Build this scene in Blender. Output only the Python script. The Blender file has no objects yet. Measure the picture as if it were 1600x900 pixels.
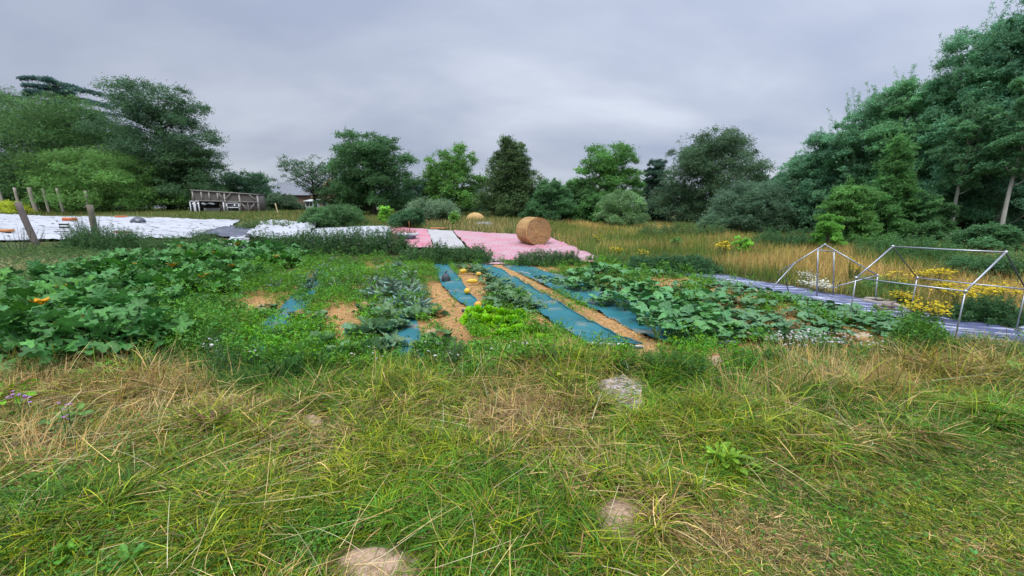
import bpy, math, random
import numpy as np
from math import radians, sin, cos, pi

# ---------------------------------------------------------------- camera, sky, sun, exposure
scene = bpy.context.scene
COL = scene.collection
F = 640.0                      # focal length in photo pixels (1600 wide)
HY = 325.0                     # horizon row
CAMZ = 1.7
PITCH = math.atan((450 - HY) / F)
cam_d = bpy.data.cameras.new('camera')
cam_d.sensor_width = 36.0
cam_d.lens = F / 1600 * 36
cam_d.clip_start = 0.05
cam_d.clip_end = 2000
cam = bpy.data.objects.new('camera', cam_d)
COL.objects.link(cam)
cam.location = (0, 0, CAMZ)
cam.rotation_euler = (radians(90) - PITCH, 0, 0)
scene.camera = cam

SUN_EL, SUN_AZ = radians(58), radians(200)
world = bpy.data.worlds.new('World')
scene.world = world
world.use_nodes = True
wn, wl = world.node_tree.nodes, world.node_tree.links
wn.clear()
wo = wn.new('ShaderNodeOutputWorld')
sky = wn.new('ShaderNodeTexSky')
sky.sky_type = 'NISHITA'
sky.sun_disc = False
sky.sun_elevation = SUN_EL
sky.sun_rotation = SUN_AZ
bg1 = wn.new('ShaderNodeBackground'); bg1.inputs[1].default_value = 0.10
wl.new(sky.outputs[0], bg1.inputs[0])
bg2 = wn.new('ShaderNodeBackground')
tc = wn.new('ShaderNodeTexCoord')
sep = wn.new('ShaderNodeSeparateXYZ'); wl.new(tc.outputs['Generated'], sep.inputs[0])
# project the direction on a cloud deck high above: p = d.xy / (d.z + 0.12)
def wmath(op, a, b=None, v=None):
    n = wn.new('ShaderNodeMath'); n.operation = op
    wl.new(a, n.inputs[0])
    if b is not None: wl.new(b, n.inputs[1])
    elif v is not None: n.inputs[1].default_value = v
    return n.outputs[0]
zc = wmath('MAXIMUM', sep.outputs[2], v=0.0)
zd = wmath('ADD', zc, v=0.34)
px_ = wmath('DIVIDE', sep.outputs[0], zd)
py_ = wmath('DIVIDE', sep.outputs[1], zd)
comb = wn.new('ShaderNodeCombineXYZ'); wl.new(px_, comb.inputs[0]); wl.new(py_, comb.inputs[1])
mp = wn.new('ShaderNodeMapping'); wl.new(comb.outputs[0], mp.inputs[0])
mp.inputs['Rotation'].default_value = (0, 0, radians(-50)); mp.inputs['Scale'].default_value = (0.75, 1.25, 1)
n1 = wn.new('ShaderNodeTexNoise'); wl.new(mp.outputs[0], n1.inputs['Vector'])
n1.inputs['Scale'].default_value = 1.25; n1.inputs['Detail'].default_value = 5; n1.inputs['Roughness'].default_value = 0.5
n1.inputs['Distortion'].default_value = 0.25
cr = wn.new('ShaderNodeValToRGB'); wl.new(n1.outputs[0], cr.inputs[0])
cr.color_ramp.elements[0].position = 0.34; cr.color_ramp.elements[0].color = (0.375, 0.43, 0.565, 1)
cr.color_ramp.elements[1].position = 0.68; cr.color_ramp.elements[1].color = (0.64, 0.69, 0.79, 1)
e_ = cr.color_ramp.elements.new(0.5); e_.color = (0.475, 0.525, 0.645, 1)
wl.new(cr.outputs[0], bg2.inputs[0])
# an overcast sky is about three times brighter overhead than near the horizon
mr = wn.new('ShaderNodeMapRange'); wl.new(sep.outputs[2], mr.inputs[0])
mr.interpolation_type = 'SMOOTHSTEP'
mr.inputs[1].default_value = 0.38; mr.inputs[2].default_value = 1.0
mr.inputs[3].default_value = 0.93; mr.inputs[4].default_value = 3.6
mr2 = wn.new('ShaderNodeMapRange'); wl.new(sep.outputs[2], mr2.inputs[0])
mr2.inputs[1].default_value = 0.0; mr2.inputs[2].default_value = 0.36; mr2.inputs[3].default_value = 0.74; mr2.inputs[4].default_value = 1.0
mr3 = wn.new('ShaderNodeMapRange'); wl.new(sep.outputs[0], mr3.inputs[0])   # the cloud is thinner towards the right
mr3.inputs[1].default_value = -0.6; mr3.inputs[2].default_value = 0.7; mr3.inputs[3].default_value = 0.92; mr3.inputs[4].default_value = 1.14
wl.new(wmath('MULTIPLY', wmath('MULTIPLY', mr.outputs[0], mr2.outputs[0]), mr3.outputs[0]), bg2.inputs[1])
mx = wn.new('ShaderNodeMixShader'); mx.inputs[0].default_value = 0.93
wl.new(bg1.outputs[0], mx.inputs[1]); wl.new(bg2.outputs[0], mx.inputs[2])
wl.new(mx.outputs[0], wo.inputs[0])

sd = bpy.data.lights.new('sun', 'SUN')
sd.energy = 1.5; sd.angle = radians(11); sd.color = (1.0, 0.96, 0.9)
sun = bpy.data.objects.new('sun', sd); COL.objects.link(sun)
# light comes from behind and above the camera, a little from the left
sun.rotation_euler = (radians(90) - SUN_EL, 0, radians(-20))
sun.location = (0, -10, 30)
scene.view_settings.view_transform = 'Standard'
scene.view_settings.look = 'None'
scene.view_settings.exposure = 0.38
scene.view_settings.gamma = 1.0
scene.view_settings.use_curve_mapping = False
scene.cycles.max_bounces = 6
scene.cycles.diffuse_bounces = 3
scene.cycles.transparent_max_bounces = 4

# ---------------------------------------------------------------- maths helpers
rng = np.random.default_rng(7)
random.seed(7)
SP, CP = sin(PITCH), cos(PITCH)

def sm(a, b, x):
    t = np.clip((x - a) / (b - a), 0, 1)
    return t * t * (3 - 2 * t)

_lat = np.random.default_rng(99).random((64, 64, 8))
def vn(x, y, k=0):
    """smooth value noise in 0..1"""
    x = np.asarray(x, float); y = np.asarray(y, float)
    xi = np.floor(x).astype(int); yi = np.floor(y).astype(int)
    fx = x - xi; fy = y - yi
    fx = fx * fx * (3 - 2 * fx); fy = fy * fy * (3 - 2 * fy)
    L = _lat[:, :, k]
    a = L[xi % 64, yi % 64]; b = L[(xi + 1) % 64, yi % 64]
    c = L[xi % 64, (yi + 1) % 64]; d = L[(xi + 1) % 64, (yi + 1) % 64]
    return (a * (1 - fx) + b * fx) * (1 - fy) + (c * (1 - fx) + d * fx) * fy
def fbm(x, y, k=0, o=4):
    s = 0; a = 0.5; t = 0
    for i in range(o):
        s = s + a * vn(x * 2 ** i + 7.3 * i, y * 2 ** i + 3.1 * i, (k + i) % 8); t += a; a *= 0.5
    return s / t

def H(x, y):
    """height of the ground"""
    x = np.asarray(x, float); y = np.asarray(y, float)
    left = 1 - 0.72 * sm(-4, 12, x)
    r = np.maximum(0, y - 17.0)
    rise = 1.50 * (1 - np.exp(-r * 0.060 / 1.50)) * left
    bump = 0.05 * (fbm(x * 0.9, y * 0.9, 1, 3) - 0.5) * sm(0.5, 2, y) + 0.25 * (vn(x * 0.07 + 9, y * 0.07, 2) - 0.5) * sm(15, 30, y)
    return rise + bump

def proj(x, y, z):
    zz = z - CAMZ
    d = y * CP - zz * SP
    d = np.where(d < 0.05, 0.05, d)
    return 800 + F * x / d, 450 - F * (y * SP + zz * CP) / d

def W(px, py, Y):
    """the point of the photo ray (px,py) at distance Y in front of the camera"""
    t = (450 - py) / F
    z = Y * (t * CP - SP) / (CP + t * SP)
    d = Y * CP - z * SP
    return np.array([(px - 800) / F * d, Y, z + CAMZ])

_Ys = np.concatenate([np.linspace(0.8, 20, 1200), np.geomspace(20, 160, 900)[1:]])
def G(px, py):
    """where the photo ray (px,py) meets the ground"""
    t = (450 - py) / F
    z = _Ys * (t * CP - SP) / (CP + t * SP)
    d = _Ys * CP - z * SP
    x = (px - 800) / F * d
    hit = (z + CAMZ) <= H(x, _Ys)
    i = int(np.argmax(hit)) if hit.any() else len(_Ys) - 1
    return float(x[i]), float(_Ys[i])
def zat(x, y, py):
    return float(W(0, py, y)[2])

def inpoly(px, py, poly):
    r = np.zeros(len(px), bool)
    n = len(poly)
    for i in range(n):
        x0, y0 = poly[i]; x1, y1 = poly[(i + 1) % n]
        if y0 == y1: continue
        c = ((y0 > py) != (y1 > py)) & (px < (x1 - x0) * (py - y0) / (y1 - y0) + x0)
        r ^= c
    return r
def inell(px, py, ells, rag=0.0):
    r = np.zeros(len(px), bool)
    k = 1 + rag * (vn(px * 0.11, py * 0.2, 3) - 0.5) * 2
    for cx, cy, rx, ry in ells:
        r |= ((px - cx) / rx) ** 2 + ((py - cy) / ry) ** 2 < k
    return r

def lin(r, g, b):
    f = lambda c: (c / 255 / 12.92) if c / 255 <= 0.04045 else ((c / 255 + 0.055) / 1.055) ** 2.4
    return np.array([f(r), f(g), f(b)])

# ---------------------------------------------------------------- mesh builder
class MB:
    def __init__(s): s.v = []; s.f = {}; s.c = []; s.n = 0
    def add(s, V, faces, c):
        V = np.asarray(V, float).reshape(-1, 3)
        for f in faces:
            f = np.asarray(f, int)
            if f.ndim == 1: f = f[None]
            if len(f): s.f.setdefault(f.shape[1], []).append(f + s.n)
        c = np.asarray(c, float)
        if c.ndim == 1: c = np.tile(c, (len(V), 1))
        s.v.append(V); s.c.append(c); s.n += len(V)
    def stamp(s, tpl, P, R, S, C):
        """copies of a small template: P (n,3), R (n,3,3), S (n,) or (n,3), C (n,3)"""
        V, faces, TC = tpl
        n, m = len(P), len(V)
        if n == 0: return
        S = np.asarray(S, float)
        if S.ndim == 1: S = S[:, None]
        X = np.einsum('nij,nmj->nmi', R, V[None] * S[:, None, :]) + P[:, None, :]
        off = (np.arange(n) * m)[:, None, None]
        cc = np.repeat(C[:, None, :], m, 1) * TC[None]
        fs = [(f[None] + off).reshape(-1, f.shape[1]) for f in faces]
        s.add(X.reshape(-1, 3), fs, cc.reshape(-1, 3))
    def tube(s, pts, rad, c, n=7, cap=True):
        pts = np.asarray(pts, float); k = len(pts)
        rad = np.broadcast_to(np.asarray(rad, float), (k,))
        T = np.gradient(pts, axis=0); T /= np.linalg.norm(T, axis=1)[:, None] + 1e-9
        up = np.array([0, 0, 1.0]) if abs(T[0][2]) < 0.9 else np.array([1.0, 0, 0])
        A = np.cross(T, up); A /= np.linalg.norm(A, axis=1)[:, None] + 1e-9
        B = np.cross(T, A)
        a = np.arange(n) * 2 * pi / n
        V = pts[:, None] + rad[:, None, None] * (np.cos(a)[None, :, None] * A[:, None] + np.sin(a)[None, :, None] * B[:, None])
        V = V.reshape(-1, 3)
        i = np.arange(k - 1)[:, None] * n + np.arange(n)[None]
        j = np.arange(k - 1)[:, None] * n + (np.arange(n)[None] + 1) % n
        q = np.stack([i, j, j + n, i + n], -1).reshape(-1, 4)
        fs = [q]
        if cap: fs += [np.arange(n)[::-1][None], (np.arange(n) + (k - 1) * n)[None]]
        s.add(V, fs, c)
    def box(s, a, b, c, M=None):
        (x0, y0, z0), (x1, y1, z1) = a, b
        V = np.array([[x0, y0, z0], [x1, y0, z0], [x1, y1, z0], [x0, y1, z0], [x0, y0, z1], [x1, y0, z1], [x1, y1, z1], [x0, y1, z1]], float)
        if M is not None: V = V @ np.asarray(M).T
        s.add(V, [np.array([[0, 3, 2, 1], [4, 5, 6, 7], [0, 1, 5, 4], [1, 2, 6, 5], [2, 3, 7, 6], [3, 0, 4, 7]])], c)
    def beam(s, a, b, w, d, c):
        a = np.asarray(a, float); b = np.asarray(b, float)
        T = b - a; L = np.linalg.norm(T); T /= L
        up = np.array([0, 1.0, 0]) if abs(T[1]) < 0.9 else np.array([1.0, 0, 0])
        A = np.cross(T, up); A /= np.linalg.norm(A); B = np.cross(A, T)
        M = np.stack([A, B, T], 1)
        V = np.array([[x * w / 2, y * d / 2, z] for z in (0, L) for x, y in ((-1, -1), (1, -1), (1, 1), (-1, 1))]) @ M.T + a
        s.add(V, [np.array([[0, 3, 2, 1], [4, 5, 6, 7], [0, 1, 5, 4], [1, 2, 6, 5], [2, 3, 7, 6], [3, 0, 4, 7]])], c)
    def build(s, name, mat, parent=None, origin=(0, 0, 0), smooth=False):
        V = (np.concatenate(s.v) - np.asarray(origin, float)).astype(np.float32)
        C = np.concatenate(s.c); C = np.concatenate([C, np.ones((len(C), 1))], 1).astype(np.float32)
        lv = []; st = []; o = 0
        for k, fl in s.f.items():
            f = np.concatenate(fl); lv.append(f.ravel()); st.append(o + np.arange(len(f)) * k); o += f.size
        lv = np.concatenate(lv); st = np.concatenate(st)
        me = bpy.data.meshes.new(name)
        me.vertices.add(len(V)); me.vertices.foreach_set('co', V.ravel())
        me.loops.add(len(lv)); me.loops.foreach_set('vertex_index', lv.astype(np.int32))
        me.polygons.add(len(st)); me.polygons.foreach_set('loop_start', st.astype(np.int32))
        at = me.attributes.new('Col', 'FLOAT_COLOR', 'POINT'); at.data.foreach_set('color', C.ravel())
        me.update(calc_edges=True)
        if smooth: me.polygons.foreach_set('use_smooth', np.ones(len(st), bool))
        me.materials.append(mat)
        ob = bpy.data.objects.new(name, me); COL.objects.link(ob)
        ob.location = origin
        if parent is not None: ob.parent = parent
        return ob

def tag(o, label=None, cat=None, group=None, kind=None):
    if label: o['label'] = label
    if cat: o['category'] = cat
    if group: o['group'] = group
    if kind: o['kind'] = kind
    return o
def empty(name, loc, label, cat, group=None, rz=0):
    o = bpy.data.objects.new(name, None); COL.objects.link(o)
    o.location = loc; o.rotation_euler = (0, 0, rz); o.empty_display_size = 0.2
    return tag(o, label, cat, group)
def dup(root, loc, rz, sc, label, group=None):
    r = root.copy(); COL.objects.link(r)
    r.location = loc; r.rotation_euler = (0, 0, rz); r.scale = (sc, sc, sc)
    r['label'] = label
    if group: r['group'] = group
    for ch in list(root.children):
        c = ch.copy(); COL.objects.link(c); c.parent = r
        for g in list(ch.children):
            d = g.copy(); COL.objects.link(d); d.parent = c
    return r

# ---------------------------------------------------------------- materials
def newmat(name):
    m = bpy.data.materials.new(name); m.use_nodes = True
    nt = m.node_tree; nt.nodes.clear()
    out = nt.nodes.new('ShaderNodeOutputMaterial')
    return m, nt, nt.nodes, nt.links, out
def leafmat(name, rough=0.5, trans=0.3, spec=0.4, noise=0.25, nscale=30, sat=1.12, val=1.0):
    m, nt, N, L, out = newmat(name)
    at = N.new('ShaderNodeAttribute'); at.attribute_name = 'Col'
    tcn = N.new('ShaderNodeTexCoord')
    no = N.new('ShaderNodeTexNoise'); no.inputs['Scale'].default_value = nscale; no.inputs['Detail'].default_value = 2
    L.new(tcn.outputs['Object'], no.inputs['Vector'])
    mrn = N.new('ShaderNodeMapRange'); L.new(no.outputs[0], mrn.inputs[0])
    mrn.inputs[1].default_value = 0.3; mrn.inputs[2].default_value = 0.7
    mrn.inputs[3].default_value = 1 - noise; mrn.inputs[4].default_value = 1 + noise
    vm = N.new('ShaderNodeVectorMath'); vm.operation = 'SCALE'
    L.new(at.outputs['Color'], vm.inputs[0]); L.new(mrn.outputs[0], vm.inputs['Scale'])
    hs = N.new('ShaderNodeHueSaturation'); hs.inputs['Saturation'].default_value = sat; hs.inputs['Value'].default_value = val
    L.new(vm.outputs[0], hs.inputs['Color']); vm = hs
    p = N.new('ShaderNodeBsdfPrincipled')
    L.new(vm.outputs[0], p.inputs['Base Color'])
    p.inputs['Roughness'].default_value = rough
    p.inputs['Specular IOR Level'].default_value = spec * 0.7
    if trans > 0:
        tr = N.new('ShaderNodeBsdfTranslucent'); L.new(vm.outputs[0], tr.inputs[0])
        ms = N.new('ShaderNodeMixShader'); ms.inputs[0].default_value = trans
        L.new(p.outputs[0], ms.inputs[1]); L.new(tr.outputs[0], ms.inputs[2]); L.new(ms.outputs[0], out.inputs[0])
    else: L.new(p.outputs[0], out.inputs[0])
    return m
def solidmat(name, noise=0.25, nscale=8, rough=0.8, spec=0.3, metal=0.0, bump=0.0, bscale=40, stretch=(1, 1, 1)):
    m, nt, N, L, out = newmat(name)
    at = N.new('ShaderNodeAttribute'); at.attribute_name = 'Col'
    tcn = N.new('ShaderNodeTexCoord')
    mpn = N.new('ShaderNodeMapping'); mpn.inputs['Scale'].default_value = stretch
    L.new(tcn.outputs['Object'], mpn.inputs[0])
    no = N.new('ShaderNodeTexNoise'); no.inputs['Scale'].default_value = nscale; no.inputs['Detail'].default_value = 6
    no.inputs['Roughness'].default_value = 0.65
    L.new(mpn.outputs[0], no.inputs['Vector'])
    mrn = N.new('ShaderNodeMapRange'); L.new(no.outputs[0], mrn.inputs[0])
    mrn.inputs[1].default_value = 0.3; mrn.inputs[2].default_value = 0.7
    mrn.inputs[3].default_value = 1 - noise; mrn.inputs[4].default_value = 1 + noise
    vm = N.new('ShaderNodeVectorMath'); vm.operation = 'SCALE'
    L.new(at.outputs['Color'], vm.inputs[0]); L.new(mrn.outputs[0], vm.inputs['Scale'])
    p = N.new('ShaderNodeBsdfPrincipled'); L.new(vm.outputs[0], p.inputs['Base Color'])
    p.inputs['Roughness'].default_value = rough; p.inputs['Specular IOR Level'].default_value = spec
    p.inputs['Metallic'].default_value = metal
    if bump:
        n2 = N.new('ShaderNodeTexNoise'); n2.inputs['Scale'].default_value = bscale; n2.inputs['Detail'].default_value = 5
        L.new(mpn.outputs[0], n2.inputs['Vector'])
        b = N.new('ShaderNodeBump'); b.inputs['Strength'].default_value = bump; b.inputs['Distance'].default_value = 0.02
        L.new(n2.outputs[0], b.inputs['Height']); L.new(b.outputs[0], p.inputs['Normal'])
    L.new(p.outputs[0], out.inputs[0])
    return m
M_leaf = leafmat('tree_leaf', 0.55, 0.42, 0.25, val=2.0, sat=1.0)
M_veg = leafmat('vegetable_leaf', 0.5, 0.22, 0.45, 0.22, 45)
M_wax = leafmat('waxy_leaf', 0.42, 0.1, 0.5, 0.15, 40)
M_grass = leafmat('grass_blade', 0.5, 0.14, 0.3, 0.2, 6)
M_petal = leafmat('petal', 0.6, 0.2, 0.2, 0.1, sat=1.0)
M_bark = solidmat('bark', 0.35, 6, 0.9, 0.2, bump=0.6, bscale=20, stretch=(1, 1, 0.25))
M_wood = solidmat('weathered_wood', 0.3, 10, 0.85, 0.2, bump=0.4, bscale=30, stretch=(3, 3, 0.4))
M_metal = solidmat('galvanised_tube', 0.12, 25, 0.38, 0.5, metal=0.75)
M_paint = solidmat('old_white_paint', 0.08, 20, 0.5)
M_soil = solidmat('sandy_soil', 0.22, 9, 0.95, 0.1, bump=1.0, bscale=45)
M_brick = solidmat('terracotta', 0.2, 30, 0.85, 0.2, bump=0.3)
M_roof = solidmat('slate_roof', 0.25, 3, 0.7, 0.3)
M_wall = solidmat('brick_wall', 0.25, 5, 0.9, 0.2)
M_straw = solidmat('straw', 0.35, 28, 0.9, 0.15, bump=1.0, bscale=60)
M_rubber = solidmat('black_plastic', 0.2, 12, 0.35, 0.5, bump=0.5, bscale=12)
M_fruit = solidmat('squash_skin', 0.08, 10, 0.35, 0.5)
M_net = solidmat('dark_netting', 0.25, 60, 0.95, 0.05)
M_glass = solidmat('dark_pane', 0.1, 4, 0.1, 0.6)

def ground_material():
    m, nt, N, L, out = newmat('ground')
    at = N.new('ShaderNodeAttribute'); at.attribute_name = 'Col'      # R straw mulch, G bare sand, B far meadow
    sp_ = N.new('ShaderNodeSeparateColor'); L.new(at.outputs['Color'], sp_.inputs[0])
    tcn = N.new('ShaderNodeTexCoord')
    def noise(sc, det=6, st=(1, 1, 1), r=0.6):
        mpn = N.new('ShaderNodeMapping'); mpn.inputs['Scale'].default_value = st; L.new(tcn.outputs['Object'], mpn.inputs[0])
        n = N.new('ShaderNodeTexNoise'); n.inputs['Scale'].default_value = sc; n.inputs['Detail'].default_value = det
        n.inputs['Roughness'].default_value = r; L.new(mpn.outputs[0], n.inputs['Vector']); return n.outputs[0]
    def ramp(fac, stops):
        c = N.new('ShaderNodeValToRGB'); L.new(fac, c.inputs[0])
        while len(c.color_ramp.elements) < len(stops): c.color_ramp.elements.new(0.5)
        for e, (p, k) in zip(c.color_ramp.elements, stops): e.position = p; e.color = (*k, 1)
        return c.outputs[0]
    def mix(f, a, b):
        n = N.new('ShaderNodeMix'); n.data_type = 'RGBA'; L.new(f, n.inputs[0]); L.new(a, n.inputs[6]); L.new(b, n.inputs[7]); return n.outputs[2]
    soil = ramp(noise(26), [(0.3, (0.035, 0.03, 0.018)), (0.5, (0.075, 0.068, 0.03)), (0.7, (0.15, 0.12, 0.06))])
    straw = ramp(noise(42, 8, (1, 1, 1), 0.75), [(0.3, (0.16, 0.085, 0.035)), (0.5, (0.44, 0.255, 0.11)), (0.7, (0.62, 0.40, 0.19))])
    sand = ramp(noise(34, 9, (1, 1, 1), 0.8), [(0.33, (0.30, 0.19, 0.115)), (0.45, (0.55, 0.37, 0.235)), (0.6, (0.72, 0.51, 0.345))])
    mead = ramp(noise(1.2), [(0.3, (0.05, 0.075, 0.022)), (0.7, (0.14, 0.13, 0.05))])
    c = mix(sp_.outputs[0], soil, straw)
    c = mix(sp_.outputs[1], c, sand)
    c = mix(sp_.outputs[2], c, mead)
    p = N.new('ShaderNodeBsdfPrincipled'); L.new(c, p.inputs['Base Color']); p.inputs['Roughness'].default_value = 0.95
    p.inputs['Specular IOR Level'].default_value = 0.1
    b = N.new('ShaderNodeBump'); b.inputs['Strength'].default_value = 0.9; b.inputs['Distance'].default_value = 0.03
    L.new(noise(38, 8, (1, 1, 1), 0.75), b.inputs['Height']); L.new(b.outputs[0], p.inputs['Normal'])
    L.new(p.outputs[0], out.inputs[0])
    return m

def sheet_material(name, base, alt, pattern, cell=0.35, rough=0.6, line=0.08, spec=0.3, dirt=(0.3, 0.27, 0.22), dirtamt=0.35, rot=0.3, bstr=0.5):
    """woven / taped ground sheet; pattern in 'plain', 'grid', 'streak'"""
    m, nt, N, L, out = newmat(name)
    tcn = N.new('ShaderNodeTexCoord')
    mpn = N.new('ShaderNodeMapping'); mpn.inputs['Rotation'].default_value = (0, 0, rot); L.new(tcn.outputs['Object'], mpn.inputs[0])
    def noise(sc, det=5, vec=None, st=None):
        n = N.new('ShaderNodeTexNoise'); n.inputs['Scale'].default_value = sc; n.inputs['Detail'].default_value = det
        v = vec or mpn.outputs[0]
        if st:
            q = N.new('ShaderNodeMapping'); q.inputs['Scale'].default_value = st; L.new(v, q.inputs[0]); v = q.outputs[0]
        L.new(v, n.inputs['Vector']); return n.outputs[0]
    def mix(f, a, b):
        n = N.new('ShaderNodeMix'); n.data_type = 'RGBA'
        L.new(f, n.inputs[0])
        for s_, v in ((6, a), (7, b)):
            if isinstance(v, tuple): n.inputs[s_].default_value = (*v, 1)
            else: L.new(v, n.inputs[s_])
        return n.outputs[2]
    def rng_(f, a, b, c=0.0, d=1.0):
        n = N.new('ShaderNodeMapRange'); L.new(f, n.inputs[0]); n.inputs[1].default_value = a; n.inputs[2].default_value = b
        n.inputs[3].default_value = c; n.inputs[4].default_value = d; return n.outputs[0]
    if pattern == 'grid':
        # printed checks: rows of squares between pale lines, worn unevenly
        br = N.new('ShaderNodeTexBrick'); L.new(mpn.outputs[0], br.inputs['Vector'])
        br.offset = 0.0; br.inputs['Scale'].default_value = 1.0
        br.inputs['Brick Width'].default_value = cell; br.inputs['Row Height'].default_value = cell
        br.inputs['Mortar Size'].default_value = cell * line; br.inputs['Mortar Smooth'].default_value = 0.3
        br.inputs['Color1'].default_value = (*alt, 1); br.inputs['Color2'].default_value = (*[a * 0.6 + b * 0.4 for a, b in zip(alt, base)], 1)
        br.inputs['Mortar'].default_value = (*base, 1)
        c = mix(rng_(noise(0.8, 4), 0.4, 0.62, 0.0, 0.7), br.outputs['Color'], base)
    elif pattern == 'seams':
        # strips of fleece laid edge to edge: thin dark folds between them, bent by the wind
        nn = N.new('ShaderNodeTexNoise'); nn.inputs['Scale'].default_value = 0.5; nn.inputs['Detail'].default_value = 4; L.new(mpn.outputs[0], nn.inputs['Vector'])
        va = N.new('ShaderNodeVectorMath'); va.operation = 'MULTIPLY_ADD'; L.new(nn.outputs['Color'], va.inputs[0]); va.inputs[1].default_value = (1.6, 1.6, 0); L.new(mpn.outputs[0], va.inputs[2])
        br = N.new('ShaderNodeTexBrick'); L.new(va.outputs[0], br.inputs['Vector'])
        br.inputs['Scale'].default_value = 1.0; br.inputs['Brick Width'].default_value = cell * 3; br.inputs['Row Height'].default_value = cell
        br.inputs['Mortar Size'].default_value = cell * line; br.inputs['Mortar Smooth'].default_value = 0.6
        br.inputs['Color1'].default_value = (*alt, 1); br.inputs['Color2'].default_value = (*[a * 0.88 for a in alt], 1); br.inputs['Mortar'].default_value = (*base, 1)
        c = br.outputs['Color']
    elif pattern == 'flake': c = mix(rng_(noise(22, 7, None, (1, 2, 1)), 0.47, 0.55), base, alt)
    elif pattern == 'glint_streak':
        c = mix(rng_(noise(2.2, 7, None, (0.5, 4.5, 1)), 0.52, 0.62), base, alt)
    else:
        c = mix(rng_(noise(1.5, 5), 0.35, 0.65), base, alt)
    c = mix(rng_(noise(2.3, 7), 0.55, 0.75, 0.0, dirtamt), c, dirt)
    p = N.new('ShaderNodeBsdfPrincipled'); L.new(c, p.inputs['Base Color'])
    p.inputs['Roughness'].default_value = rough; p.inputs['Specular IOR Level'].default_value = spec
    b = N.new('ShaderNodeBump'); b.inputs['Strength'].default_value = bstr; b.inputs['Distance'].default_value = 0.02
    L.new(noise(9, 6, None, (1, 2.5, 1)), b.inputs['Height'])
    L.new(b.outputs[0], p.inputs['Normal'])
    L.new(p.outputs[0], out.inputs[0])
    return m

# ---------------------------------------------------------------- regions, written in photo pixels
GARDEN = [(345, 470), (420, 440), (520, 412), (660, 404), (770, 410), (960, 415), (1060, 425), (1230, 470), (1420, 515), (1500, 545),
          (1340, 552), (1180, 560), (1020, 565), (960, 575), (800, 580), (700, 565), (560, 585), (380, 590), (330, 575)]
STRAW_BAND = [(748, 412), (778, 410), (830, 440), (905, 480), (975, 510), (1030, 548), (1020, 568), (985, 560), (940, 515), (870, 468), (800, 435)]
BARE = [(405, 485, 36, 15), (535, 500, 34, 22), (540, 530, 20, 8), (585, 422, 14, 6), (690, 470, 32, 14), (708, 500, 26, 26), (742, 452, 26, 34), (735, 470, 20, 14),
        (690, 452, 22, 8), (715, 525, 18, 16), (1045, 443, 40, 10), (1250, 478, 30, 8), (1120, 458, 16, 6), (1225, 498, 24, 10), (1165, 520, 26, 8), (1345, 527, 60, 12), (1165, 495, 25, 10),
        (850, 505, 22, 12), (830, 495, 25, 8), (1122, 567, 18, 12), (450, 425, 26, 8), (725, 420, 16, 8), (640, 545, 8, 6), (850, 420, 30, 5), (905, 416, 35, 4), (270, 568, 30, 6)]
MOLE = [(590, 885, 72, 34), (965, 815, 44, 38), (972, 612, 40, 26), (487, 660, 22, 11), (1122, 567, 20, 12)]
SHEETS = {
    'T1': ([(497, 425), (445, 478), (405, 510), (375, 565)], [(518, 425), (482, 480), (462, 520), (440, 560)]),
    'T2': ([(612, 440), (608, 500), (598, 565)], [(632, 440), (650, 500), (668, 565)]),
    'T3': ([(675, 413), (692, 450), (722, 478), (740, 492)], [(697, 413), (727, 450), (752, 480), (762, 492)]),
    'T4': ([(742, 415), (790, 452), (835, 485), (880, 520), (918, 542)], [(766, 415), (835, 455), (890, 487), (945, 522), (1000, 543)]),
    'T5': ([(785, 418), (850, 448), (910, 478), (985, 520), (1060, 545)], [(818, 416), (900, 440), (1000, 470), (1080, 500), (1150, 540)]),
}
BLUE_FAR = [(1058, 427), (1130, 431), (1205, 446), (1330, 467), (1432, 492), (1600, 517), (1760, 540)]
BLUE_NEAR = [(1058, 430), (1130, 446), (1230, 466), (1330, 492), (1440, 520), (1530, 548), (1680, 575)]

# ---------------------------------------------------------------- the ground
def axis(segs):
    a = [np.linspace(s0, s1, n, endpoint=False) for s0, s1, n in segs]
    return np.concatenate(a + [[segs[-1][1]]])
xs = axis([(-600, -120, 10), (-120, -30, 40), (-30, -9, 110), (-9, 9, 430), (9, 30, 110), (30, 120, 40), (120, 600, 10)])
ys = axis([(-30, 0, 12), (0, 1, 10), (1, 7, 220), (7, 13, 130), (13, 30, 130), (30, 90, 70), (90, 700, 24)])
X, Y = np.meshgrid(xs, ys)
gx, gy = X.ravel(), Y.ravel()
gz = H(gx, gy)
ppx, ppy = proj(gx, gy, gz)
ppx = np.where(gy > 0.3, ppx, -9999)
sg = inpoly(ppx, ppy, GARDEN)
band = inpoly(ppx, ppy, STRAW_BAND)
gz = gz + 0.035 * band * (0.5 + fbm(gx * 6, gy * 6, 2))
mole_m = inell(ppx, ppy, MOLE, 0.25)
for cx, cy, rx, ry in MOLE:                                   # low sandy mounds
    q = 1 - ((ppx - cx) / rx) ** 2 - ((ppy - cy) / ry) ** 2
    if cy != 612: gz = gz + 0.045 * sm(0, 1, q) * (0.7 + 0.6 * fbm(gx * 12, gy * 12, 4))
mask = np.stack([sg * 1.0, mole_m * 1.0, sm(14, 20, gy)], 1)
g = MB()
nx = len(xs); ny = len(ys)
ii = (np.arange(ny - 1)[:, None] * nx + np.arange(nx - 1)[None]).ravel()
g.add(np.stack([gx, gy, gz], 1), [np.stack([ii, ii + 1, ii + nx + 1, ii + nx], 1)], mask)
ground = g.build('ground', ground_material(), smooth=True)
tag(ground, 'uneven brown and straw-littered ground under the whole garden and meadow', kind='structure')

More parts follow.
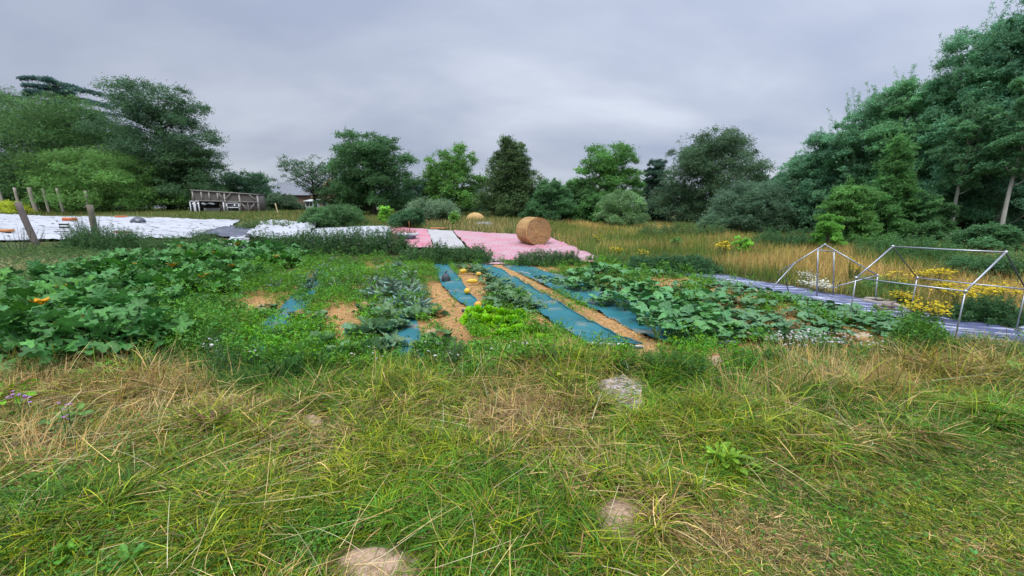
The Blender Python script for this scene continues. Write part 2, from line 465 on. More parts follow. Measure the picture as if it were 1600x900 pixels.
# ---------------------------------------------------------------- sheets lying on the ground
def resample(pl, n):
    pl = np.asarray(pl, float)
    d = np.concatenate([[0], np.cumsum(np.linalg.norm(np.diff(pl, axis=0), axis=1))])
    t = np.linspace(0, d[-1], n)
    return np.stack([np.interp(t, d, pl[:, 0]), np.interp(t, d, pl[:, 1])], 1)
def sheet(name, ea, eb, mat, label, cat, amp=0.02, lift=0.012, sc=2.0, n=60, m=30, group=None, curl=0.0, ridge=1.0, seed=0):
    A = resample([G(*p) for p in ea], n); B = resample([G(*p) for p in eb], n)
    t = np.linspace(0, 1, m)
    P = A[:, None] * (1 - t)[None, :, None] + B[:, None] * t[None, :, None]
    # ragged outline
    x, y = P[..., 0].ravel(), P[..., 1].ravel()
    x = x + 0.05 * (fbm(x * 1.3 + seed, y * 1.3, 5, 3) - 0.5) * 2
    y = y + 0.05 * (fbm(x * 1.3, y * 1.3 + seed, 6, 3) - 0.5) * 2
    r = 1 - np.abs(2 * fbm(x * sc + seed * 3.1, y * sc * 0.8, 3, 4) - 1) * 2.2
    w = amp * (np.clip(r, 0, 1) ** 2 * ridge + 0.6 * fbm(x * sc * 0.6, y * sc * 0.6 + seed, 1, 3))
    z = H(x, y) + lift + w
    V = np.stack([x, y, z], 1)
    i = (np.arange(n - 1)[:, None] * m + np.arange(m - 1)[None]).ravel()
    mb = MB(); mb.add(V, [np.stack([i, i + 1, i + m + 1, i + m], 1)], (1, 1, 1))
    if curl:                                                   # a hem rolled up along both long sides
        for k in (0, m - 1):
            e = V.reshape(n, m, 3)[:, k].copy(); e[:, 2] += curl * 0.5
            mb.tube(e, curl * (0.6 + 0.5 * vn(e[:, 0] * 4, e[:, 1] * 4, 2)), (1, 1, 1), 6)
    o = mb.build(name, mat, origin=(V[:, 0].mean(), V[:, 1].mean(), V[:, 2].min()), smooth=True)
    return tag(o, label, cat, group)

M_teal = sheet_material('teal_weed_fabric', tuple(lin(28, 90, 98)), tuple(lin(42, 110, 117)), 'plain', rough=0.7, dirtamt=0.8, dirt=(0.30, 0.24, 0.16), bstr=0.9)
M_white = sheet_material('white_fleece', (0.10, 0.10, 0.11), (0.43, 0.44, 0.46), 'seams', cell=1.5, line=0.045, rough=0.8, dirtamt=0.5, dirt=(0.36, 0.35, 0.31), bstr=1.0)
M_grey = sheet_material('grey_fleece', (0.43, 0.44, 0.46), (0.36, 0.37, 0.38), 'grid', cell=0.22, rough=0.85, dirtamt=0.4, dirt=(0.33, 0.32, 0.28), bstr=1.0)
M_beige = sheet_material('beige_fleece', (0.43, 0.415, 0.40), (0.34, 0.33, 0.315), 'grid', cell=0.25, rough=0.85, dirtamt=0.5, bstr=1.0)
M_red = sheet_material('red_checked_sheet', (0.46, 0.27, 0.30), tuple(lin(180, 62, 84)), 'grid', cell=0.2, line=0.1, rough=0.8, dirtamt=0.2, dirt=(0.55, 0.5, 0.5))
M_pink = sheet_material('pink_sheet', (0.42, 0.30, 0.32), tuple(lin(186, 84, 104)), 'grid', cell=0.18, line=0.16, rough=0.85, dirtamt=0.5, dirt=(0.45, 0.25, 0.25), bstr=1.0)
M_darkt = sheet_material('dark_tarpaulin', (0.10, 0.11, 0.15), (0.05, 0.055, 0.07), 'plain', rough=0.4, dirtamt=0.3, spec=0.5, bstr=1.0)
M_blue = sheet_material('violet_blue_sheet', tuple(lin(72, 78, 112)), (0.50, 0.53, 0.62), 'glint_streak', rough=0.45, dirtamt=0.3, spec=0.5, rot=0.55, dirt=(0.3, 0.26, 0.2), bstr=0.7)  # pale streaks are reflections on the plastic, painted into the colour

tg = 'teal weed-fabric strips between the vegetable rows'
sheet('weed_fabric', *SHEETS['T1'], M_teal, 'teal fabric strip furthest left, half buried by weeds beside the courgettes', 'ground cloth', 0.02, 0.025, 2.5, 80, 12, tg, seed=1)
sheet('weed_fabric', *SHEETS['T2'], M_teal, 'teal fabric strip showing under the cabbages at the foot of the kale row', 'ground cloth', 0.02, 0.025, 2.5, 80, 14, tg, seed=2)
sheet('weed_fabric', *SHEETS['T3'], M_teal, 'narrow teal fabric strip with the black bag and yellow squashes on it', 'ground cloth', 0.02, 0.025, 2.5, 80, 12, tg, seed=3, curl=0.012)
sheet('weed_fabric', *SHEETS['T4'], M_teal, 'longest open teal fabric strip left of the straw band, ending at a dark batten', 'ground cloth', 0.035, 0.03, 2.2, 120, 22, tg, seed=4, curl=0.014)
sheet('weed_fabric', *SHEETS['T5'], M_teal, 'wide teal fabric strip running under the large pumpkin leaves right of the straw band', 'ground cloth', 0.03, 0.028, 2.2, 120, 22, tg, seed=5)
sheet('ground_sheet', BLUE_FAR, BLUE_NEAR, M_blue, 'long violet-blue plastic sheet with painted pale reflections under the metal frames', 'ground sheet', 0.03, 0.03, 1.5, 160, 30, seed=6)

wg = 'fabric sheets laid out behind the vegetable beds'
sheet('ground_sheet', [(-120, 334), (-160, 352), (-200, 384)], [(376, 346), (352, 360), (300, 374)], M_white, 'huge wrinkled white sheet at the left in front of the tall trees', 'ground sheet', 0.09, 0.05, 0.8, 90, 120, wg, seed=7)
sheet('ground_sheet', [(352, 358), (318, 366), (292, 371)], [(430, 359), (412, 366), (390, 374)], M_darkt, 'dark crumpled tarpaulin between the white sheets', 'ground sheet', 0.12, 0.07, 1.1, 40, 40, wg, seed=8)
sheet('ground_sheet', [(362, 369), (350, 392)], [(392, 368), (386, 394)], M_white, 'small white sheet end just below the dark tarpaulin', 'ground sheet', 0.06, 0.05, 1.5, 30, 16, wg, seed=9)
sheet('ground_sheet', [(412, 352), (400, 366), (385, 380)], [(498, 355), (485, 366), (470, 384)], M_white, 'bulging white sheet heaped up left of the blue-grey sheet', 'ground sheet', 0.32, 0.05, 0.9, 50, 50, wg, seed=10)
sheet('ground_sheet', [(496, 355), (484, 368), (472, 386)], [(611, 356), (610, 370), (608, 388)], M_grey, 'pale blue-grey sheet left of the red checked sheet', 'ground sheet', 0.05, 0.06, 1.2, 50, 50, wg, seed=11)
sheet('ground_sheet', [(612, 357), (611, 370), (609, 390)], [(667, 360), (672, 373), (678, 391)], M_red, 'red checked sheet with the planter standing on it', 'ground sheet', 0.04, 0.07, 1.4, 40, 40, wg, seed=12)
sheet('ground_sheet', [(668, 361), (673, 374), (680, 391)], [(707, 363), (716, 375), (730, 391)], M_beige, 'beige-grey sheet between the red and the pink sheet', 'ground sheet', 0.04, 0.06, 1.2, 40, 30, wg, seed=13)
sheet('ground_sheet', [(709, 363), (724, 380), (740, 395), (766, 416)], [(852, 371), (885, 383), (918, 398), (948, 413)], M_pink, 'largest pink sheet, under the round straw bale', 'ground sheet', 0.06, 0.05, 1.1, 90, 80, wg, seed=14)

# ---------------------------------------------------------------- templates
def diamond(w=0.3, fold=0.06):
    V = np.array([[0, 0, 0], [w, 0.45, fold], [0, 1, -fold], [-w, 0.45, fold]], float)
    return V, [np.array([[0, 1, 2, 3]])], np.ones((4, 3))
def sprig(n, w=0.3, spread=0.9, seed=0, L=0.55):
    r = np.random.default_rng(seed); Vs = []; Fs = []; Cs = []
    for i in range(n):
        V, f, c = diamond(w); V = V * L * r.uniform(0.7, 1.2)
        a = r.uniform(-pi, pi) if n > 1 else 0; b = r.uniform(-spread, spread); e = r.uniform(-0.6, 0.6)
        Ra = np.array([[cos(a), -sin(a), 0], [sin(a), cos(a), 0], [0, 0, 1]])
        Rb = np.array([[1, 0, 0], [0, cos(b), -sin(b)], [0, sin(b), cos(b)]])
        Rc = np.array([[cos(e), 0, sin(e)], [0, 1, 0], [-sin(e), 0, cos(e)]])
        V = V @ (Ra @ Rb @ Rc).T + r.uniform(-0.3, 0.3, 3)
        Vs.append(V); Fs.append(f[0] + 4 * i); Cs.append(np.ones((4, 3)) * r.uniform(0.85, 1.15))
    return np.concatenate(Vs), [np.concatenate(Fs)], np.concatenate(Cs)
SPRIG = sprig(4, 0.3, seed=1); SPRIG_N = sprig(4, 0.16, seed=2, L=0.75)
DIA = diamond(); DIA_N = diamond(0.14, 0.03)

def rotmats(az, el, roll):
    """y axis points along (az, el); roll about it; z is the leaf normal"""
    ca, sa, ce, se = np.cos(az), np.sin(az), np.cos(el), np.sin(el)
    y = np.stack([ca * ce, sa * ce, se], -1)
    x0 = np.stack([sa, -ca, np.zeros_like(ca)], -1)
    z0 = np.cross(x0, y)
    cr_, sr = np.cos(roll)[:, None], np.sin(roll)[:, None]
    x = x0 * cr_ + z0 * sr
    z = np.cross(x, y)
    return np.stack([x, y, z], -1)
def randrot(n, r, elr=(-0.6, 0.9), rollr=0.9):
    return rotmats(r.uniform(0, 2 * pi, n), r.uniform(*elr, n), r.normal(0, rollr, n))
def colvar(base, n, r, v=0.18, hue=0.1):
    b = np.asarray(base, float)
    c = b[None] * (1 + r.normal(0, v, (n, 1)))
    h = r.normal(0, hue, (n, 1))
    c = c * np.concatenate([1 + h, 1 + 0 * h, 1 - h], 1)
    return np.clip(c, 0.004, 0.9)

def blades(mb, P, az, el, L, w, droop, C, nseg=3, floor=True, twist=0.6, r=rng):
    n = len(P)
    if n == 0: return
    hd = np.stack([np.cos(az), np.sin(az)], 1)
    sd_ = np.stack([-np.sin(az), np.cos(az), r.normal(0, twist, n)], 1); sd_ /= np.linalg.norm(sd_, axis=1)[:, None]
    side = r.normal(0, 0.12, n)
    s = np.linspace(0, 1, nseg + 1)
    V = []
    for k, t in enumerate(s):
        h = L * (t * np.cos(el)) * (1 + 0.3 * droop * t)
        z = L * (t * np.sin(el) - droop * t * t * 0.7)
        c = np.empty((n, 3))
        c[:, 0] = P[:, 0] + hd[:, 0] * h - hd[:, 1] * side * L * t * t
        c[:, 1] = P[:, 1] + hd[:, 1] * h + hd[:, 0] * side * L * t * t
        c[:, 2] = P[:, 2] + z
        if floor: c[:, 2] = np.maximum(c[:, 2], H(c[:, 0], c[:, 1]) + 0.006)
        ww = w * (1.0 if k == 0 else (0.95 - 0.55 * t)) * 0.5
        if k < nseg:
            V += [c - sd_ * ww[:, None], c + sd_ * ww[:, None]]
        else: V += [c]
    V = np.stack(V, 1)
    m = V.shape[1]
    off = (np.arange(n) * m)[:, None]
    q = [off + np.array([[2 * k, 2 * k + 1, 2 * k + 3, 2 * k + 2]]) for k in range(nseg - 1)]
    t_ = off + np.array([[2 * nseg - 2, 2 * nseg - 1, 2 * nseg]])
    mb.add(V.reshape(-1, 3), ([np.concatenate(q)] if q else []) + [t_], np.repeat(C, m, 0))

# ---------------------------------------------------------------- trees
def tree(name, px, Y, top, wpx, label, color, leaf=0.22, nleaf=9000, lobes=26, shape='round', crown_from=0.12, trunk=None, tcol=(0.10, 0.085, 0.065),
         base=None, seed=0, gap=0.0, tpl=None, cat='tree', group=None, lean=0.0, shoots=0, depth=0.85, flat=0.7, limbs=True, trunkr=None, hue=0.07, droop=0.0, shell=0.6):
    r = np.random.default_rng(seed * 13 + int(abs(px)) + int(Y))
    tpl = tpl or SPRIG
    b = W(px, 330 * .5 + max(top, 0) * .5, Y); x0 = b[0]; z0 = float(H(x0, Y))
    zt = zat(x0, Y, top); h = max(zt - z0, 0.5)
    d = Y * CP
    R = wpx * d / F / 2
    root = empty(name, (x0, Y, z0), label, cat, group)
    cb = h * crown_from
    def prof(t):
        if shape == 'cone': return np.clip(1.05 * (1 - t) ** 0.75 + 0.02, 0, 1) * np.minimum(1, 0.75 + t * 2)
        if shape == 'lime': return np.clip(1 - t ** 1.7, 0.0, 1) ** 0.85 * np.minimum(1, 0.8 + t)
        if shape == 'egg': return np.sqrt(np.clip(1 - np.abs((t - 0.33) / np.where(t < 0.33, 0.6, 0.70)) ** 2.1, 0.0, 1))
        if shape == 'vase': return np.clip(0.35 + 0.75 * np.sin(np.clip(t, 0, 1) * 2.6 - 0.1), 0.05, 1)
        if shape == 'dome': return np.sqrt(np.clip(1 - t ** 2.2, 0.02, 1))
        if shape == 'column': return np.clip(1 - t ** 4, 0.15, 1)
        return np.sqrt(np.clip(1 - np.abs((t - 0.45) / 0.58) ** 2.2, 0.02, 1))
    # lobes: branch masses spread over the crown's hull
    K = int(lobes * 1.8)
    flat = max(flat, 0.55)
    t = np.linspace(0.03, 0.93, K) + r.uniform(-0.04, 0.04, K); t = np.clip(t, 0.02, 0.95)
    az = np.arange(K) * 2.39996 + r.uniform(-0.5, 0.5, K)
    rad = R * prof(t) * (0.25 + 0.68 * r.random(K) ** 0.6) * (1 + r.normal(0, 0.08, K))
    lr = R * r.uniform(0.15, 0.34, K) * (0.55 + 0.45 * prof(t))
    cx = rad * np.cos(az) + lean * t * h; cy = rad * np.sin(az) * depth; cz = cb + (h - cb) * t
    lz = lr * flat
    cz = np.minimum(cz, h - lz * 0.75); cz = np.maximum(cz, cb * 0.6 + lz * 0.5)
    # core fill
    wgt = lr ** 2; wgt /= wgt.sum()
    N = int(nleaf * 1.9)
    nc = max(30, int(N / 20))
    li = r.choice(K, nc, p=wgt)                              # twig clusters
    dirv = r.normal(0, 1, (nc, 3)); dirv[:, 2] = np.abs(dirv[:, 2]) * 0.9 - 0.35 * r.random(nc)
    out = np.stack([np.cos(az[li]), np.sin(az[li]), 0.2 + 0 * li], 1); dirv += out * 0.5
    dirv /= np.linalg.norm(dirv, axis=1)[:, None]
    rr = r.uniform(shell, 1.3, nc)
    tc_ = np.stack([cx[li] + dirv[:, 0] * lr[li] * rr, cy[li] + dirv[:, 1] * lr[li] * rr, cz[li] + dirv[:, 2] * lz[li] * rr], 1)
    nk = int(nc * 0.28)                                      # foliage deep inside the crown
    tk = r.uniform(0.02, 0.85, nk); ak = r.uniform(0, 2 * pi, nk); rk = R * prof(tk) * 0.62 * np.sqrt(r.random(nk))
    ck = np.stack([rk * np.cos(ak) + lean * tk * h, rk * np.sin(ak) * depth, cb + (h - cb) * tk], 1)
    tc_ = np.concatenate([tc_, ck]); dirv = np.concatenate([dirv, r.normal(0, .6, (nk, 3))]); li = np.concatenate([li, r.choice(K, nk)]); nc += nk
    if gap > 0:
        keep = fbm(tc_[:, 0] * 2.2 / R + 5 + seed, tc_[:, 2] * 2.2 / R + tc_[:, 1] / R, 2, 3) > gap
        tc_, li, dirv = tc_[keep], li[keep], dirv[keep]; nc = len(tc_)
    cs = lr[li] * r.uniform(0.14, 0.30, nc)
    lobc = 1 + r.normal(0, 0.15, K)
    ci = r.integers(0, nc, N)
    o = r.normal(0, 1, (N, 3)) * cs[ci][:, None] * np.array([1, 1, 0.62])
    P = tc_[ci] + o
    P[:, 2] -= droop * np.hypot(o[:, 0], o[:, 1])
    P[:, 2] = np.maximum(P[:, 2], 0.05)
    C = colvar(color, N, r, 0.16, hue) * lobc[li[ci]][:, None] * (1 + 0.12 * (r.random(nc) - 0.5))[ci][:, None]
    a_ = np.arctan2(dirv[ci][:, 1], dirv[ci][:, 0]) + r.normal(0, 0.9, N)
    Rm = rotmats(a_, r.uniform(-0.7, 0.5, N) - droop * 0.4, r.normal(0, 0.7, N))
    S = leaf * r.uniform(0.6, 1.3, N)
    crown = MB(); crown.stamp(tpl, P, Rm, S, C)
    wood = MB()
    tr_ = trunkr or max(0.06, 0.028 * h)
    th = h * 0.82
    k = np.linspace(0, 1, 9)
    tp = np.stack([lean * k * th + 0.03 * h * np.sin(k * 5 + seed) * k, 0.02 * h * np.cos(k * 4 + seed) * k, th * k - 0.1], 1)
    wood.tube(tp, tr_ * (1 - 0.85 * k) + 0.01, tcol, 8)
    if limbs:
        for i in range(0, K, 2):
            tt = max(0.10, min(0.95, (cz[i] - 0.45 * math.hypot(cx[i], cy[i])) / (h * 0.82))); a = np.array([np.interp(tt, k, tp[:, j]) for j in range(3)])
            e = np.array([cx[i], cy[i], cz[i]]); mid = (a + e) / 2 + np.array([0, 0, -0.05 * h * (1 - tt)])
            q = np.linspace(0, 1, 6)[:, None]
            pp = (1 - q) ** 2 * a + 2 * q * (1 - q) * mid + q * q * e
            wood.tube(pp, tr_ * 0.26 * (1 - 0.85 * q[:, 0]) + 0.005, tcol, 5)
            for j in range(2):                                # twigs out to the leaf clumps
                w_ = np.where(li == i)[0]
                if len(w_) == 0: break
                e2 = tc_[r.choice(w_)]
                wood.tube([pp[3 + j % 3], (pp[3 + j % 3] + e2) / 2 + r.normal(0, 0.03, 3), e2], [tr_ * 0.08, tr_ * 0.05, 0.004], tcol, 4, cap=False)
    for i in range(int(shoots * 1.6)):                                   # thin upright shoots breaking the outline
        t_ = r.uniform(0.35, 1.0) ** 0.7; a = r.uniform(0, 2 * pi)
        s0 = np.array([R * prof(np.array([t_]))[0] * 0.75 * cos(a) + lean * t_ * h, R * 0.8 * prof(np.array([t_]))[0] * sin(a) * depth, cb + (h - cb) * t_ * 0.92])
        Ls = r.uniform(0.10, 0.24) * h * 0.8
        dv = np.array([0.35 * cos(a), 0.35 * sin(a), 1.0]) + r.normal(0, 0.12, 3)
        q = np.linspace(0, 1, 5)[:, None]
        pp = s0 + dv * q * Ls
        wood.tube(pp, 0.006 * (1.2 - q[:, 0]), (.07, .07, .05), 4)
        m_ = int(46)
        u = r.random(m_)
        Pp = s0 + dv * u[:, None] * Ls + r.normal(0, leaf * 0.6, (m_, 3)) * (1.3 - u[:, None])
        crown.stamp(tpl, Pp, randrot(m_, r), leaf * r.uniform(0.5, 0.95, m_), colvar(color, m_, r, 0.18, hue))
    wood.build('trunk', M_bark, root, smooth=True)
    crown.build('crown', M_leaf, root)
    return root

DK = (0.050, 0.098, 0.040); MD = (0.060, 0.125, 0.040); BR = (0.095, 0.20, 0.045); GY = (0.085, 0.14, 0.075); BL = (0.036, 0.075, 0.048)
# the far left group
tree('deciduous_tree', -30, 62, 118, 130, 'dark tree cut by the left edge of the photo', DK, seed=1, nleaf=7000)
def cedar(px, Y, top, wpx):
    r = np.random.default_rng(5)
    x0 = W(px, 150, Y)[0]; z0 = float(H(x0, Y)); h = zat(x0, Y, top) - z0; R = wpx * Y / F / 2
    root = empty('cedar_tree', (x0, Y, z0), 'blue-green conifer with flat spreading tiers showing above the broad trees at left', 'conifer')
    wood = MB(); cr_ = MB()
    wood.tube([[0, 0, -0.1], [0, 0, h * 0.5], [0, 0, h * 0.97]], [0.5, 0.3, 0.05], (0.08, 0.06, 0.05), 8)
    for i in range(34):
        t = 0.55 + 0.43 * i / 34; a = i * 2.4; L = R * (1.25 - 1.0 * max(0, t - 0.4) / 0.6) * r.uniform(0.7, 1.15)
        q = np.linspace(0, 1, 7)[:, None]
        s0 = np.array([0, 0, h * t]); dv = np.array([cos(a), sin(a), 0])
        pp = s0 + dv * q * L + np.array([0, 0, 1]) * (0.28 * L * q - 0.30 * L * q ** 2)
        wood.tube(pp, 0.09 * (1.1 - q[:, 0]), (0.08, 0.06, 0.05), 4)
        m_ = 420; u = r.random(m_) ** 0.7
        c = s0 + dv * (u * L)[:, None]; c[:, 2] += 0.28 * L * u - 0.30 * L * u ** 2
        wd = 0.30 * L * (1 - 0.6 * u)
        sdv = np.array([-sin(a), cos(a), 0])
        lat = r.normal(0, 0.5, m_) * wd
        c = c + sdv * lat[:, None]; c[:, 2] -= 0.25 * np.abs(lat) + np.abs(r.normal(0, 0.12, m_))
        cr_.stamp(SPRIG_N, c, randrot(m_, r, (-0.5, 0.2)), r.uniform(0.3, 0.55, m_), colvar((0.045, 0.085, 0.07), m_, r))
    wood.build('trunk', M_bark, root); cr_.build('crown', M_leaf, root)
cedar(92, 68, 120, 235)
tree('deciduous_tree', 75, 57, 146, 250, 'broad dense green tree at left with the conifer behind it', (0.058, 0.118, 0.036), seed=2, nleaf=30000, lobes=46, leaf=0.30, crown_from=0.02, shape='dome', flat=0.6, droop=0.15)
tree('deciduous_tree', 150, 52, 232, 190, 'lower bright green tree bulging in front of the broad left tree', (0.082, 0.165, 0.040), seed=3, nleaf=17000, lobes=30, leaf=0.25, crown_from=0.02, shape='dome', flat=0.42, droop=0.2)
tree('deciduous_tree', 20, 53, 250, 150, 'low dark tree behind the fence posts at the left edge', DK, seed=31, nleaf=10000, lobes=24, leaf=0.22, crown_from=0.0, shape='dome', flat=0.5)
tree('oak_tree', 252, 60, 134, 178, 'tall dark oak with sky showing through its crown, left of the wooden shed', (0.048, 0.098, 0.045), seed=4, nleaf=26000, lobes=44, leaf=0.30, gap=0.32, crown_from=0.05, shape='egg', flat=0.5, tcol=(0.04, 0.035, 0.03), droop=0.15)
tree('deciduous_tree', 292, 58, 225, 110, 'dark drooping tree skirt at the right foot of the oak', DK, seed=5, nleaf=10000, lobes=20, leaf=0.28, crown_from=0.0, shape='dome', flat=0.5)
tree('deciduous_tree', 388, 66, 268, 92, 'rounded dark tree standing behind the wooden shed', (0.042, 0.095, 0.045), seed=6, nleaf=8000, lobes=20, crown_from=0.0, leaf=0.28)
tree('deciduous_tree', 345, 64, 288, 60, 'small green tree between the oak and the rounded tree behind the shed', MD, seed=61, nleaf=4000, lobes=14, crown_from=0.0, leaf=0.26)
tree('deciduous_tree', 440, 56, 304, 60, 'low grey-green tree right of the shed', (0.062, 0.10, 0.052), seed=7, nleaf=7000, lobes=18, crown_from=0.0, leaf=0.2, shape='dome')
tree('sumac_tree', 490, 44, 247, 98, 'open tree with bare dark limbs and sparse leaves in front of the grey roof', (0.055, 0.095, 0.05), seed=8, nleaf=2100, lobes=34, crown_from=0.38, leaf=0.21, shape='vase', gap=0.3, tcol=(0.022, 0.018, 0.018), trunkr=0.20)
tree('ash_tree', 582, 42, 210, 132, 'tall ash with an uneven open crown in the centre left', (0.055, 0.12, 0.045), seed=9, nleaf=15000, lobes=38, leaf=0.24, gap=0.34, crown_from=0.12, shape='egg', flat=0.6)
tree('deciduous_tree', 545, 44, 285, 85, 'low tree in front of the brown house wall', DK, seed=91, nleaf=6000, lobes=18, crown_from=0.05, leaf=0.22)
tree('deciduous_tree', 647, 56, 280, 64, 'small dark tree between the ash and the bright maple', BL, seed=10, nleaf=6000, lobes=16, crown_from=0.0, leaf=0.26)
tree('deciduous_tree', 620, 58, 300, 60, 'low dark tree behind the foot of the ash', BL, seed=101, nleaf=5000, lobes=14, crown_from=0.0, leaf=0.26)
tree('maple_tree', 712, 41, 228, 92, 'bright green maple with sky gaps left of the conical lime', (0.085, 0.18, 0.042), seed=11, nleaf=9000, lobes=30, leaf=0.22, gap=0.40, crown_from=0.10, shape='egg')
tree('columnar_tree', 677, 43, 256, 36, 'clipped green column beside the maple', (0.07, 0.14, 0.045), seed=12, nleaf=5500, lobes=18, leaf=0.2, crown_from=0.0, shape='column', shell=0.9)
tree('lime_tree', 797, 38, 214, 96, 'dense conical lime, the neatest tree in the middle of the row', (0.058, 0.098, 0.036), seed=13, nleaf=22000, lobes=80, leaf=0.17, crown_from=0.0, shape='lime', flat=1.0, shell=0.75)
tree('deciduous_tree', 858, 36, 284, 80, 'bushy green tree just right of the conical lime', (0.058, 0.13, 0.05), seed=14, nleaf=9000, lobes=22, leaf=0.18, crown_from=0.0, shape='dome', shoots=10, flat=0.9)
tree('deciduous_tree', 950, 41, 228, 100, 'bright green tree with a knobbly crown above the low bushes right of centre', (0.075, 0.17, 0.042), seed=15, nleaf=14000, lobes=34, leaf=0.22, crown_from=0.05, shape='egg')
tree('deciduous_tree', 905, 40, 280, 75, 'mid-green tree stepping down left of the knobbly bright tree', (0.065, 0.14, 0.045), seed=16, nleaf=8000, lobes=20, leaf=0.2, crown_from=0.0, shape='dome')
tree('apple_tree', 972, 31, 300, 76, 'small pale green fruit tree with thin upright branches in front of the row', (0.12, 0.20, 0.085), seed=17, nleaf=7500, lobes=26, leaf=0.12, crown_from=0.05, shape='dome', gap=0.33, shoots=14, flat=1.0)
tree('deciduous_tree', 930, 36, 305, 70, 'low bushy tree behind the pale fruit tree', (0.06, 0.14, 0.04), seed=171, nleaf=6000, lobes=18, leaf=0.18, crown_from=0.0, shape='dome')
tree('conifer_tree', 1025, 45, 246, 56, 'dark blue-green upright conifer left of the spreading beech', (0.035, 0.072, 0.048), seed=18, nleaf=9000, lobes=32, leaf=0.22, crown_from=0.0, shape='column', tpl=SPRIG_N, shell=0.8)
tree('beech_tree', 1112, 38, 204, 150, 'spreading dark beech with drooping layered branches', (0.055, 0.098, 0.048), seed=19, nleaf=23000, lobes=52, leaf=0.19, crown_from=0.03, shape='egg', flat=0.45, droop=0.3, gap=0.30)
tree('deciduous_tree', 1205, 44, 268, 66, 'far green tree in the gap right of the beech', (0.055, 0.11, 0.055), seed=20, nleaf=6000, lobes=16, leaf=0.22, crown_from=0.0)
tree('deciduous_tree', 1245, 40, 284, 60, 'low far tree against the sky left of the tall right wood', BL, seed=201, nleaf=5000, lobes=14, leaf=0.2, crown_from=0.0)
tree('willow_bush', 1185, 25, 290, 150, 'grey-green willow bush at the edge of the tan meadow', (0.072, 0.125, 0.072), seed=21, nleaf=20000, lobes=40, leaf=0.13, crown_from=0.0, shape='dome', tpl=SPRIG_N, shoots=26, cat='bush', flat=1.0, depth=0.6)
tree('willow_bush', 1120, 25, 338, 60, 'smaller willow bush left of the large grey-green one', (0.075, 0.135, 0.06), seed=22, nleaf=5000, lobes=16, leaf=0.11, crown_from=0.0, shape='dome', tpl=SPRIG_N, shoots=10, cat='bush')
# the wood on the right
RW = (0.062, 0.135, 0.062)
RWT = [(1262, 25, 240, 84, 'outermost slender tree at the left end of the right wood', (0.098, 0.202, 0.109)), (1298, 24, 200, 84, 'second slender tree from the left end of the right wood', (0.091, 0.195, 0.109)),
       (1335, 23, 158, 86, 'third slender tree from the left end of the right wood', (0.101, 0.215, 0.113)), (1375, 22, 132, 88, 'fourth slender tree from the left end of the right wood', (0.096, 0.202, 0.102)),
       (1418, 21, 112, 92, 'broad-topped tree in the middle of the right wood', (0.104, 0.227, 0.099)), (1457, 20, 105, 88, 'tree with pale leaves right of the middle of the wood', (0.111, 0.234, 0.109)),
       (1500, 19, 36, 100, 'tall feathery poplar stepping up above its left neighbours', (0.094, 0.208, 0.109)), (1540, 18.5, 28, 84, 'tall feathery poplar just left of the highest one', (0.101, 0.221, 0.116)),
       (1598, 17.5, -40, 110, 'highest poplar, running out of the top right corner', (0.091, 0.202, 0.116)), (1660, 17, -90, 120, 'poplar just outside the right edge of the photo', (0.091, 0.195, 0.109))]
for i, (px, Y, top, w, lb, c_) in enumerate(RWT):
    pale = px in (1500, 1598)
    tree('poplar_tree', px, Y, top, w * 1.15, lb, c_, seed=230 + i, nleaf=15000 if top > 60 else 19000, lobes=40, leaf=0.125, crown_from=0.14 if pale else 0.02, shape='egg', shoots=26, flat=1.05, gap=0.26,
         tcol=(0.30, 0.29, 0.25) if pale else (0.09, 0.08, 0.065), trunkr=0.11, lean=0.02, depth=1.0)
# straight pale stems that show low down in the wood
for i, (px, Y, top, lb) in enumerate([(1506, 17.0, 170, 'pale straight trunk standing at the front of the right wood'), (1594, 15.5, 120, 'pale thin trunk close to the right edge of the photo')]):
    tree('pale_tree', px, Y, top, 70, lb, (0.080, 0.175, 0.078), seed=260 + i, nleaf=5500, lobes=18, leaf=0.11, crown_from=0.45, shape='egg', shoots=6, flat=1.0, tcol=(0.34, 0.33, 0.28), trunkr=0.075, lean=0.03, gap=.3)
tree('poplar_tree', 1720, 17, -120, 220, 'poplar mostly outside the right edge of the photo', RW, seed=28, nleaf=16000, lobes=40, leaf=0.16, crown_from=0.1, shape='egg')
tree('young_tree', 1400, 17.5, 205, 80, 'slender pale green young tree in front of the poplars', (0.088, 0.20, 0.06), seed=29, nleaf=13000, lobes=34, leaf=0.10, crown_from=0.05, shape='cone', shoots=20, flat=1.1)
tree('young_tree', 1330, 17, 285, 90, 'bright green leafy young tree at the foot of the wood', (0.08, 0.175, 0.045), seed=30, nleaf=9000, lobes=26, leaf=0.11, crown_from=0.0, shape='dome', shoots=12)
tree('young_tree', 1560, 13.5, 352, 90, 'low dark sapling behind the right end of the metal frame', (0.062, 0.14, 0.055), seed=32, nleaf=8000, lobes=24, leaf=0.09, crown_from=0.0, shape='dome', shoots=10)
tree('young_tree', 1450, 17, 300, 70, 'drooping green sapling left of the pale trunk', (0.075, 0.165, 0.06), seed=33, nleaf=8000, lobes=24, leaf=0.10, crown_from=0.05, shape='dome')
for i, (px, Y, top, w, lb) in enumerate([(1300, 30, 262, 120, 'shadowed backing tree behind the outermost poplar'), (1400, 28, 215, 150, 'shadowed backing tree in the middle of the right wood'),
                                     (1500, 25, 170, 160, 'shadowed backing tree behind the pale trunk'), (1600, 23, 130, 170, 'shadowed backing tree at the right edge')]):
    tree('backing_tree', px, Y, top, w, lb, (0.045, 0.095, 0.05), seed=40 + i, nleaf=11000, lobes=26, leaf=0.24, crown_from=0.0, shape='dome', group='dense trees inside the right wood')
